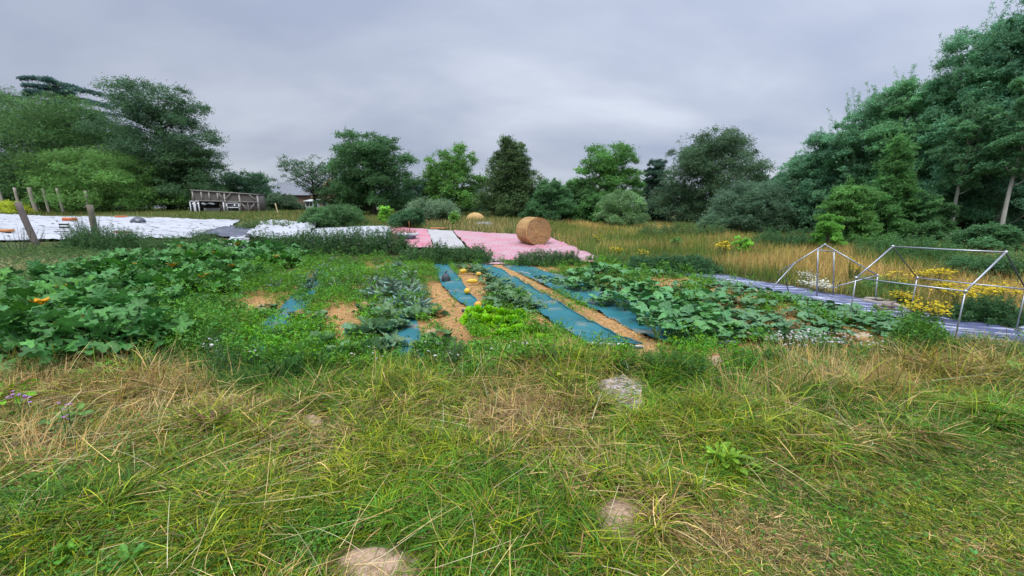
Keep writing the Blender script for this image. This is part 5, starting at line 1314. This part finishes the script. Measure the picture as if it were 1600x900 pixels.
fruit(730, 463, .062, .058, 'round yellow squash beside the narrow teal strip')
fruit(747, 486, .066, .060, 'round orange-yellow squash just behind the lettuces', col=(.66, .33, .03))
fruit(724, 430, .10, .06, 'yellow squash under the leaves of the far squash group', .8)
fruit(86, 556, .15, .035, 'long yellow courgette fruit in the nearest courgette row', 1.0)
fruit(748, 434, .07, .05, 'small yellow squash right of the far squash group', .3, (.6, .36, .04))

# ---------------------------------------------------------------- ground cover nobody could count
def scatter_px(n, poly, ymin, ymax, r, pw=-0.5, xw=1.3, xo=0.7):
    """points on the ground inside a photo polygon, denser near the camera"""
    u = r.random(n)
    if abs(pw + 1) < 1e-6: y = ymin * (ymax / ymin) ** u
    else: y = (ymin ** (pw + 1) + u * (ymax ** (pw + 1) - ymin ** (pw + 1))) ** (1 / (pw + 1))
    x = r.uniform(-1, 1, n) * (xw * y + xo)
    px, py = proj(x, y, H(x, y))
    k = inpoly(px, py, poly)
    return x[k], y[k], px[k], py[k]
ALLS = [list(a) + list(b)[::-1] for a, b in SHEETS.values()]
def on_sheets(px, py):
    r = np.zeros(len(px), bool)
    for p in ALLS: r |= inpoly(px, py, p)
    return r
def gauss(px, py, blobs):
    s = 0 * px
    for cx, cy, rx, ry, a in blobs: s = s + a * np.exp(-((px - cx) / rx) ** 2 - ((py - cy) / ry) ** 2)
    return s
def stuffobj(mb, name, mat, label, cat):
    return tag(mb.build(name, mat), label, cat, kind='stuff')

# low weeds between the vegetables
WEED = [(300, 470), (330, 440), (470, 400), (640, 402), (770, 408), (800, 412), (940, 412), (1060, 425), (1250, 475), (1440, 520), (1500, 560), (1300, 585), (1150, 600), (1020, 590),
        (900, 592), (760, 585), (640, 592), (480, 600), (300, 600), (160, 585), (200, 480)]
r = np.random.default_rng(11)
x, y, px, py = scatter_px(330000, WEED, 4.0, 14, r, 0.2, 1.25)
dens = 0.85 * sm(0.30, 0.55, fbm(x * 1.1, y * 1.1, 4, 3)) + gauss(px, py, [(310, 520, 90, 45, .9), (430, 450, 90, 25, .6), (540, 455, 40, 30, .8), (690, 440, 30, 25, .5), (700, 485, 30, 10, .6), (560, 535, 30, 20, .3),
     (1060, 565, 60, 25, .5), (760, 545, 80, 25, .7), (480, 560, 80, 30, .6), (1220, 565, 90, 20, .5), (900, 560, 60, 20, .5), (1440, 545, 60, 15, .8), (1180, 520, 140, 30, -.3)])
bare = inell(px, py, BARE, 0.7) | inpoly(px, py, STRAW_BAND)
sh = on_sheets(px, py)
dens = np.where(bare, dens * 0.035, dens); dens = np.where(inell(px, py, [(780, 508, 62, 24)], .3), dens * .25, dens); vis = inell(px, py, [(445, 492, 34, 24), (420, 512, 26, 10), (405, 556, 30, 10), (490, 452, 12, 14), (636, 532, 30, 28), (610, 548, 18, 14)], .5) | (px > 670)
dens = np.where(sh & vis, dens * 0.03, dens)
k = r.random(len(x)) < dens; x, y, px, py = x[k], y[k], px[k], py[k]
hh = 0.04 + 0.16 * fbm(x * 1.6, y * 1.6, 6, 3) + .22 * sm(.5, .72, fbm(x * 3.4, y * 3.4, 1, 2)) + gauss(px, py, [(310, 520, 80, 45, .30), (430, 440, 90, 20, .12), (540, 450, 30, 30, .10), (1440, 545, 60, 15, .12), (1060, 570, 50, 20, .1)])
z = H(x, y) + np.maximum(hh, .03) * r.random(len(x)) ** 0.6
c = colvar((0.125, 0.29, 0.04), len(x), r, .22, .12) * (0.45 + 1.1 * fbm(x * 1.4, y * 1.4, 2, 3))[:, None]
mb = MB(); PP = np.stack([x, y, z], 1); RR = randrot(len(x), r); SS = r.uniform(.025, .065, len(x)); kk = fbm(x * 1.3 + 4, y * 1.3, 0, 3) > .5
mb.stamp(SPRIG, PP[kk], RR[kk], SS[kk], c[kk]); mb.stamp(SPRIG_N, PP[~kk], RR[~kk], SS[~kk] * 1.2, c[~kk] * np.array([.85, .85, 1.15]))
stuffobj(mb, 'garden_weeds', M_veg, 'bright green feathery weeds growing between the vegetable rows', 'weeds')

# loose straw on the beds
x, y, px, py = scatter_px(170000, GARDEN, 4.0, 13.5, r, 0.3, 1.25)
k = ~on_sheets(px, py) | (r.random(len(x)) < .10); x, y = x[k], y[k]; n = len(x)
bandk = inpoly(px[k], py[k], STRAW_BAND)
mb = MB(); P = np.stack([x, y, H(x, y) + .004 + .03 * r.random(n) + .035 * bandk], 1)
blades(mb, P, r.uniform(0, 2 * pi, n), r.normal(0, .18, n), r.uniform(.04, .14, n), r.uniform(.003, .007, n), np.zeros(n), colvar((0.60, 0.38, 0.17), n, r, .28), 1)
stuffobj(mb, 'straw_mulch', M_grass, 'tan loose straw strewn over the vegetable beds', 'straw')

# the near grass
FG = [(-900, 590), (-80, 575), (150, 565), (330, 572), (430, 560), (560, 575), (700, 560), (820, 548), (930, 565), (1020, 570), (1130, 575), (1220, 560), (1340, 555), (1470, 545), (1600, 535), (1720, 545), (2500, 560), (2500, 2500), (-900, 2500)]
DRYB = [(60, 620, 110, 50, .55), (230, 605, 120, 40, .65), (190, 700, 130, 35, .5), (30, 720, 70, 40, .5), (480, 665, 80, 40, .35), (840, 650, 110, 50, .7), (930, 740, 70, 70, .35), (1330, 595, 150, 30, .5), (1500, 570, 110, 30, .6),
        (1180, 760, 90, 50, .25), (1080, 830, 110, 40, .38), (1230, 850, 100, 50, .30), (1300, 700, 60, 30, .25), (820, 565, 60, 20, .3), (400, 720, 120, 40, .2), (680, 700, 120, 50, .1),
        (410, 590, 90, 28, -.5), (560, 850, 220, 60, -.35), (100, 850, 170, 60, -.35), (1450, 800, 200, 80, -.25), (1130, 690, 60, 40, -.3), (960, 690, 40, 40, -.2), (1060, 590, 60, 25, -.3)]
def dryp(px, py, x, y): return np.clip(0.15 + 1.15 * gauss(px, py, DRYB) + 1.1 * (fbm(x * 2.2, y * 2.2, 3, 4) - .5), 0.02, .95)
LAWN = [(1300, 2500), (1130, 1300), (1010, 900), (1060, 790), (1200, 745), (1350, 720), (1500, 690), (1720, 660), (2500, 640), (2500, 2500)]
def grass_cols(n, dry, r, x, y):
    g1 = colvar((0.098, 0.198, 0.030), n, r, .25, .14) * (0.5 + 1.0 * fbm(x * 1.6, y * 1.6, 5, 4))[:, None]
    g2 = colvar((0.29, 0.33, 0.05), n, r, .18, .08); d1 = colvar((0.50, 0.37, 0.175), n, r, .22, .06); d2 = colvar((0.25, 0.165, 0.085), n, r, .25, .06)
    u = r.random(n); c = g1.copy()
    k = u > (.45 + .5 * sm(.35, .65, fbm(x * 1.1 + 9, y * 1.1, 2, 3))); c[k] = g2[k]
    dd = r.random(n) < dry; c[dd] = d1[dd]; d3 = dd & (r.random(n) < .38); c[d3] = d2[d3]
    return c
MOLE_W = [(cx, cy, rx * 1.12, ry * 1.3) for cx, cy, rx, ry in MOLE]
MOLE_W += [(985, 636, 28, 24), (965, 838, 46, 34), (590, 905, 84, 40)]
hole = lambda px, py: inell(px, py, MOLE_W, .25)
r = np.random.default_rng(21)
# hollows and humps of the flattened sward
def hump(x, y): return sm(.38, .66, fbm(x * 2.0, y * 2.0, 7, 4))
# 1 thatch lying flat, in wisps that share a direction
x, y, px, py = scatter_px(42000, FG, 1.0, 5.6, r, -0.35, 1.3, 1.4)
m = len(x); nb = 8; ti = np.repeat(np.arange(m), nb); n = len(ti)
xx = x[ti] + r.normal(0, .045, n); yy = y[ti] + r.normal(0, .045, n); pxx, pyy = proj(xx, yy, H(xx, yy))
k = (~hole(pxx, pyy)) | (r.random(n) < np.where(np.hypot(pxx - 975, (pyy - 615) * 1.3) < 60, .30, .04)); xx, yy, pxx, pyy, ti = xx[k], yy[k], pxx[k], pyy[k], ti[k]; n = len(ti)
dry = np.clip(dryp(pxx, pyy, xx, yy) + .16, 0, 1); lawn = inpoly(pxx, pyy, LAWN)
flow = (r.uniform(0, 2 * pi, m))[ti] + r.normal(0, .35, n)
lift = .10 * hump(xx, yy) * (1 - .8 * lawn)
P = np.stack([xx, yy, H(xx, yy) + .004 + (lift + .02) * r.random(n)], 1)
gc = grass_cols(n, dry, r, xx, yy) * (r.uniform(.5, 1.3, m))[ti][:, None]
mb = MB(); blades(mb, P, flow, r.normal(.10, .18, n), np.where(lawn, r.uniform(.03, .08, n), r.uniform(.08, .26, n)), r.uniform(.003, .0068, n) * np.where(lawn, .65, 1), r.uniform(0, .3, n), gc, 3, twist=.9, r=r)
stuffobj(mb, 'lodged_grass', M_grass, 'flattened tangled mix of green and dry grass in the foreground', 'grass')
# 2 green tufts, arching over in every direction
x, y, px, py = scatter_px(27000, FG, 1.0, 5.8, r, -0.35, 1.3, 1.4)
lawn = inpoly(px, py, LAWN)
k = ~hole(px, py) & ((r.random(len(x)) < .22 + .9 * hump(x, y)) | lawn); x, y, px, py, lawn = x[k], y[k], px[k], py[k], lawn[k]
m = len(x); nb = 11; ti = np.repeat(np.arange(m), nb); n = len(ti)
xx = x[ti] + r.normal(0, .016, n) * (1 + 2 * lawn[ti]); yy = y[ti] + r.normal(0, .016, n) * (1 + 2 * lawn[ti])
pxx, pyy = px[ti], py[ti]
near_edge = np.exp(-((pyy - 590) / 40) ** 2)
tl = ((0.45 + 1.0 * r.random(m) ** 1.5) * (1 + gauss(px, py, [(1150, 650, 130, 50, .7), (1420, 640, 150, 45, .6), (820, 600, 90, 30, .6), (550, 620, 120, 25, .4), (150, 600, 150, 30, .4)])))[ti]
L = np.where(lawn[ti], r.uniform(.03, .08, n), r.uniform(.08, .24, n) * tl * (1 + .8 * near_edge))
el = np.clip((r.uniform(.15, 1.15, m))[ti] + r.normal(0, .25, n), .05, 1.45)
az = np.where(lawn[ti], r.uniform(0, 6.28, n), (r.uniform(0, 6.28, m))[ti] + r.normal(0, .9, n))
dry = np.clip(dryp(pxx, pyy, xx, yy) - .02, 0, 1) * .8
gc = grass_cols(n, dry, r, xx, yy) * (r.uniform(.55, 1.4, m))[ti][:, None]
lift = 0.07 * hump(xx, yy) * (1 - .9 * lawn[ti])
mb = MB(); blades(mb, np.stack([xx, yy, H(xx, yy) + lift], 1), az, el, L, np.where(lawn[ti], r.uniform(.002, .004, n), r.uniform(.0035, .0085, n) * (.7 + .5 * r.random(m))[ti]), r.uniform(.2, .9, n), gc, 4, twist=.6, r=r)
stuffobj(mb, 'green_grass', M_grass, 'arching green grass tufts of the foreground and the mown corner', 'grass')
# 3 tall dry stalks
x, y, px, py = scatter_px(66000, FG, 1.6, 5.8, r, -0.3, 1.3, 1.1)
dd = gauss(px, py, [(120, 590, 110, 40, .6), (250, 610, 80, 40, .9), (170, 690, 120, 22, .5), (40, 690, 60, 40, .4), (860, 575, 70, 25, .7), (820, 640, 80, 40, .35), (1250, 590, 60, 35, .6), (1340, 600, 130, 35, .8), (1500, 580, 100, 30, .8), (620, 590, 80, 15, .3), (1180, 620, 60, 30, .3), (930, 760, 60, 60, .12), (700, 650, 400, 100, .03)])
k = r.random(len(x)) < dd * .75; x, y, px, py = x[k], y[k], px[k], py[k]; n = len(x)
fl = 2 * pi * fbm(x * 1.3 + 3, y * 1.3, 0, 2) * 2
mb = MB(); blades(mb, np.stack([x, y, H(x, y)], 1), fl + r.normal(0, .6, n), np.clip(r.normal(1.05, .3, n), .1, 1.5), r.uniform(.18, .42, n), r.uniform(.003, .0055, n), r.uniform(.0, .25, n), colvar((0.56, 0.41, 0.19), n, r, .22), 3, twist=.4, r=r)
stuffobj(mb, 'dry_stalks', M_grass, 'stiff straw-coloured grass stalks standing along the edge of the beds', 'dry grass')
# long bleached stems fallen across the sward
x, y, px, py = scatter_px(2600, FG, 1.1, 5.2, r, -0.4)
k = (r.random(len(x)) < .18 + 1.0 * dryp(px, py, x, y)) & ~inpoly(px, py, LAWN); x, y = x[k], y[k]; n = len(x)
mb = MB(); blades(mb, np.stack([x, y, H(x, y) + r.uniform(.03, .12, n)], 1), r.uniform(0, 6.28, n), r.normal(.12, .15, n), r.uniform(.25, .65, n), r.uniform(.0028, .0045, n), r.uniform(0, .2, n), colvar((0.66, 0.52, 0.28), n, r, .2), 4, twist=.4, r=r)
stuffobj(mb, 'fallen_stems', M_grass, 'long bleached grass stems fallen criss-cross over the foreground', 'dry grass')
# 4 clover and small round leaves close to the camera
x, y, px, py = scatter_px(120000, FG, 1.1, 3.6, r, -0.4)
dd = .12 + gauss(px, py, [(580, 840, 180, 55, .8), (700, 780, 150, 50, .35), (300, 850, 200, 60, .4), (1040, 700, 90, 40, .3), (860, 800, 60, 40, .5), (1150, 780, 60, 30, .3), (60, 790, 80, 50, .4)])
k = (r.random(len(x)) < dd * np.where(inpoly(px, py, LAWN), .12, 1)) & ~hole(px, py); x, y = x[k], y[k]; n = len(x)
th = np.arange(7) * 2 * pi / 7
CLV = (np.concatenate([[[0, 0.5, 0]], np.stack([.42 * np.sin(th), .5 + .5 * np.cos(th), .08 + 0 * th], 1)]), [np.stack([0 * np.arange(7), 1 + np.arange(7), 1 + (np.arange(7) + 1) % 7], 1)], np.ones((8, 3)))
P = np.stack([x, y, H(x, y) + .02 + .06 * r.random(n)], 1); mb = MB(); cc = colvar((0.085, 0.19, 0.030), n, r, .22)
az = r.uniform(0, 6.28, n)
for j in range(3): mb.stamp(CLV, P, rotmats(az + j * 2.09, r.normal(.15, .3, n), r.normal(0, .3, n)), r.uniform(.008, .015, n), cc)
stuffobj(mb, 'clover', M_veg, 'small dark green clover leaves among the near grass', 'clover')
x, y, px, py = scatter_px(60000, FG, 1.1, 5.6, r, -0.3, 1.3, 1.1)
dd = .75 * sm(.45, .62, fbm(x * 1.5 + 2, y * 1.5, 4, 3)) + gauss(px, py, [(1000, 640, 60, 40, .3), (900, 590, 80, 25, .5), (1080, 610, 80, 25, .5), (620, 600, 90, 20, .4), (1250, 640, 80, 30, .3), (100, 640, 60, 30, .4)])
k = (r.random(len(x)) < dd * np.where(inpoly(px, py, LAWN), .2, 1)) & ~hole(px, py); x, y = x[k], y[k]; n = len(x)
hg = r.random(n) ** .7 * (.05 + .12 * sm(3, 5, y))
mb = MB(); mb.stamp(sprig(3, .24, seed=8, L=.8), np.stack([x, y, H(x, y) + .02 + hg], 1), randrot(n, r), r.uniform(.018, .045, n), colvar((.11, .23, .045), n, r, .25, .14))
stuffobj(mb, 'low_herbs', M_veg, 'mixed small-leaved weeds threaded through the foreground grass', 'weeds')
# 5 dark fluffy growth in front of the beds
x, y, px, py = scatter_px(110000, [(-80, 590), (-80, 556), (300, 560), (330, 545), (520, 548), (700, 560), (900, 540), (1010, 556), (1160, 560), (1330, 545), (1480, 535), (1720, 520), (1720, 575), (1400, 600), (1200, 600), (1000, 605), (860, 590), (640, 585), (520, 600), (420, 625), (300, 600), (100, 590)], 3.6, 6.2, r, 0)
dd = .25 + gauss(px, py, [(410, 585, 90, 28, 1.0), (1080, 570, 90, 25, .6), (930, 575, 60, 25, .3), (1430, 550, 70, 18, .8), (1570, 560, 60, 14, .6), (150, 575, 120, 15, .3)])
k = (r.random(len(x)) < dd) & ~hole(px, py) & ~on_sheets(px, py); x, y, px, py = x[k], y[k], px[k], py[k]; n = len(x)
L = r.uniform(.08, .22, n) + gauss(px, py, [(410, 585, 90, 28, .12), (1080, 570, 80, 25, .05), (1430, 550, 70, 18, .10)])
mb = MB(); blades(mb, np.stack([x, y, H(x, y)], 1), r.uniform(0, 6.28, n), r.normal(1.0, .3, n), L, r.uniform(.003, .006, n), r.uniform(.1, .6, n), colvar((0.07, 0.165, 0.042), n, r, .22, .12), 3, r=r)
stuffobj(mb, 'weedy_fringe', M_grass, 'darker green feathery growth fringing the near edge of the beds', 'weeds')

# the tan meadow on the right
MEAD = [(855, 366), (870, 352), (1100, 348), (1300, 362), (1760, 400), (2400, 430), (2400, 640), (1760, 536), (1600, 512), (1432, 488), (1330, 463), (1205, 442), (1060, 424), (985, 418), (945, 410), (890, 388)]
x, y, px, py = scatter_px(420000, MEAD, 6.5, 40, r, -0.3, 1.3)
n = len(x); mz = fbm(x * .35, y * .35, 2, 3)
green = np.clip(.48 + 3.2 * (mz - .5) + gauss(px, py, [(1060, 405, 60, 14, .25), (1500, 440, 120, 50, .45), (1380, 455, 60, 20, .4), (1000, 410, 60, 10, .4), (1080, 365, 100, 10, .5), (1140, 410, 120, 25, -.5), (950, 372, 60, 12, -.3), (1270, 420, 60, 30, -.3)]), .05, .95)
gk = r.random(n) < green
c = np.where(gk[:, None], colvar((0.12, 0.19, 0.045), n, r, .22), colvar((0.52, 0.36, 0.165), n, r, .24, .08)) * (.7 + .6 * fbm(x * 1.1, y * .5, 6, 3))[:, None]
yl = (r.random(n) < .25) & ~gk; c[yl] = colvar((0.50, 0.42, 0.12), yl.sum(), r, .2)
L = r.uniform(.25, .62, n) * (0.7 + .6 * fbm(x * .6, y * .6, 5, 2)) * np.where(y < 9.5, .75, 1.0)
mb = MB(); blades(mb, np.stack([x, y, H(x, y)], 1), r.uniform(0, 6.28, n), r.normal(1.25, .22, n), L, r.uniform(.006, .012, n) * (y / 14) ** .5, r.uniform(.05, .35, n), c, 2, r=r)
stuffobj(mb, 'meadow_grass', M_grass, 'tall tan and olive meadow grass between the beds and the right wood', 'meadow grass')
# green field grass at the back and along the left
BACK = [(-120, 318), (-120, 336), (200, 336), (376, 346), (400, 352), (460, 356), (495, 357), (612, 356), (710, 363), (790, 367), (860, 376), (880, 352), (800, 335), (500, 322)]
x, y, px, py = scatter_px(330000, BACK, 20, 62, r, -0.3, 1.35)
n = len(x); c = colvar((0.10, 0.165, 0.042), n, r, .2) * (0.75 + .5 * fbm(x * .4, y * .4, 3, 3))[:, None]
tk = r.random(n) < .22 + gauss(px, py, [(760, 358, 60, 10, .5), (480, 345, 60, 8, .2), (680, 350, 60, 6, .3)]); c[tk] = colvar((0.40, 0.31, 0.15), tk.sum(), r, .2)
mb = MB(); blades(mb, np.stack([x, y, H(x, y)], 1), r.uniform(0, 6.28, n), r.normal(1.25, .2, n), r.uniform(.2, .55, n), r.uniform(.014, .03, n), r.uniform(.05, .3, n), c, 2, r=r)
stuffobj(mb, 'field_grass', M_grass, 'rough green field grass beyond the sheets in front of the far trees', 'field grass')
LEFTW = [(-120, 382), (60, 384), (110, 386), (380, 392), (480, 400), (360, 415), (150, 430), (60, 460), (-20, 490), (-120, 520)]
x, y, px, py = scatter_px(110000, LEFTW, 6.5, 17, r, 0.0, 1.35)
n = len(x); z = H(x, y) + r.random(n) ** .7 * (.12 + .3 * fbm(x, y, 4, 3))
c = colvar((0.062, 0.110, 0.032), n, r, .2) * (0.7 + .6 * fbm(x * .9, y * .9, 3, 3))[:, None]
k = r.random(n) < gauss(px, py, [(20, 428, 40, 14, .5), (110, 418, 60, 8, .35)]); c[k] = colvar((.22, .20, .10), k.sum(), r, .2)
mb = MB(); mb.stamp(SPRIG_N, np.stack([x, y, z], 1), randrot(n, r), r.uniform(.04, .085, n), c)
stuffobj(mb, 'left_weeds', M_leaf, 'olive green weeds behind the courgettes below the white sheet', 'weeds')

# ---------------------------------------------------------------- single weeds in the near grass
def forb(px, py, tpl, n, size, pet, el, col, label, name='broadleaf_weed', seed=0, eo=.3, ei=1.3, mat=None, sc=1.0):
    x, Y = G(px, py)
    o = rosette(name, label, 'weed', None, tpl, n, pet, size, eo, ei, el, col, np.array(col) * 1.1, 700 + seed, .02, 0, mat or M_veg, stemr=.003, v=.15, roll=.4)
    o.location = (x, Y, float(H(x, Y)) + .02); o.scale = (sc, sc, sc); return o
LANCE = leafmesh(lambda th: 0.5 * (0.30 + 0.70 * np.abs(np.cos(th)) ** 3), 18, 0.5, lambda x, y, q: 0.6 * np.abs(x) - 0.3 * y * y, 0.25, 1, (0.5, 1.0), 0.0)
OVAL = leafmesh(lambda th: 0.5 * (0.62 + 0.38 * np.abs(np.cos(th)) ** 1.5), 20, 0.5, lambda x, y, q: 0.4 * np.abs(x) - 0.3 * y * y, 0.25, 3, (0.5, 1.0), 0.02)
forb(1130, 735, LANCE, 34, (.09, .15), (.03, .12), (.2, 1.1), (0.20, .34, .06), 'yellow-green plant with long broad leaves right of the middle foreground', seed=1)
forb(1120, 650, LANCE, 20, (.07, .12), (.03, .10), (.2, 1.1), (0.16, .30, .06), 'smaller lance-leaved plant behind the yellow-green one', seed=2)
forb(105, 668, OVAL, 36, (.05, .08), (.05, .16), (0, .7), (0.12, .26, .07), 'mint-like green plant with pink flowers in the dry grass at left', seed=3)
forb(15, 640, OVAL, 26, (.07, .12), (.10, .26), (-.1, .5), (0.17, .34, .045), 'bright yellow-green leaves poking in at the left edge', seed=4)
forb(165, 600, ZUC, 16, (.06, .10), (.10, .26), (0, .6), (0.14, .30, .05), 'single light green toothed plant in front of the courgettes', seed=5, eo=.8)
forb(895, 612, ZUC, 24, (.04, .07), (.08, .24), (0, .6), (0.30, .34, .06), 'yellowing small-leaved plant left of the pale patch', seed=6, eo=.7)
forb(205, 890, LANCE, 18, (.06, .11), (.01, .05), (.1, 1.0), (0.11, .26, .06), 'dark green dock leaves at the bottom left', seed=7)
forb(110, 880, LANCE, 18, (.06, .12), (.01, .05), (.1, 1.0), (0.13, .28, .05), 'broad grass-like leaves in the bottom left corner', seed=8)
forb(1090, 580, ZUC, 20, (.05, .08), (.05, .16), (.0, .8), (0.11, .25, .05), 'small green weed below the pumpkins', seed=10)
forb(330, 680, LANCE, 14, (.06, .10), (.04, .18), (.3, 1.2), (0.17, .09, .06), 'reddish brown dock stalk in the left foreground', seed=14, eo=.8)
forb(1590, 600, LANCE, 16, (.10, .16), (.04, .12), (.3, 1.2), (0.18, .34, .08), 'pale green broad-leaved weed at the right edge', seed=15)
for i, (px, py, lb) in enumerate([(48, 622, 'left pink knapweed flower in the dry grass'), (108, 650, 'right pink knapweed flower in the dry grass')]):
    tall_weed('knapweed', px, py + 45, .30, .12, 40, .03, (0.09, .17, .06), lb, 'wildflower', i, (.42, .20, .46), 14, .011, 3, flathead=True)
for i, (px, py, h, w, n_, lf, c_, lb) in enumerate([
        (1035, 588, .32, .38, 700, .035, (.085, .19, .05), 'bushy green weed at the lower end of the straw band'), (1085, 590, .28, .36, 600, .03, (.10, .21, .06), 'leafy green weed below the nearest pumpkins'),
        (985, 585, .18, .30, 300, .03, (.08, .17, .05), 'low weed beside the end of the dark batten'), (865, 580, .34, .40, 500, .03, (.11, .19, .06), 'thin-stemmed grey-green weed in front of the open teal strip'),
        (820, 578, .26, .36, 450, .03, (.10, .20, .05), 'leafy weed in front of the lettuces'), (1150, 575, .26, .40, 600, .03, (.09, .20, .055), 'green weed left of the yarrow patch'),
        (1195, 572, .24, .36, 500, .03, (.085, .19, .05), 'green weed just left of the white yarrow'), (1420, 560, .20, .55, 700, .028, (.055, .13, .04), 'dark bushy weed at the right end of the pumpkin beds'),
        (1475, 552, .28, .45, 600, .03, (.09, .18, .05), 'weed clump at the foot of the nearest frame leg'), (1560, 552, .22, .55, 500, .03, (.11, .18, .06), 'olive weed clump below the blue sheet at the right edge'),
        (360, 585, .34, .45, 700, .03, (.09, .18, .065), 'grey-green feathery weed in front of the left cabbages'), (520, 575, .26, .45, 600, .03, (.08, .19, .05), 'leafy weed left of the nearest cabbages'),
        (455, 592, .30, .50, 900, .035, (.06, .15, .04), 'dark dense tuft in front of the leftmost teal strip'), (700, 572, .30, .40, 500, .028, (.13, .19, .10), 'grey-green thistle-like weed right of the nearest cabbages'),
        (245, 585, .26, .40, 450, .03, (.08, .17, .05), 'green weed in front of the right end of the courgettes'), (75, 590, .26, .45, 450, .03, (.10, .18, .05), 'green weed in front of the left end of the courgettes')]):
    tall_weed('leafy_weed', px, py, h, w, n_, lf, c_, lb, 'weed', i + 60, None, 0, nst=16, tpl=SPRIG_N if i % 2 else SPRIG)
# pale crumbling patch with its dark red scrap
xq, yq = G(990, 655)
mb = MB(); rr_ = np.random.default_rng(2); q = np.linspace(0, 1, 8)
mb.tube(np.stack([q * .20 - .1, .01 * np.sin(q * 9), .012 + .01 * np.sin(q * 7)], 1), .012, (.10, .012, .02), 6)
ob = mb.build('red_scrap', M_rubber); ob.location = (xq, yq, float(H(xq, yq)) + .01); tag(ob, 'thin dark red scrap at the lower edge of the pale patch', 'scrap')
sheet('worn_cloth', [(928, 604), (945, 618), (985, 648)], [(972, 592), (1000, 606), (1004, 640)], sheet_material('worn_pale_cloth', (0.50, 0.45, 0.44), (0.24, 0.17, 0.11), 'flake', rough=.9, dirtamt=.8, dirt=(.30, .22, .14), bstr=1.0),
      'pale weathered scrap of fabric trodden into the grass below the beds', 'cloth scrap', 0.010, 0.022, 9, 40, 30, None, seed=44)
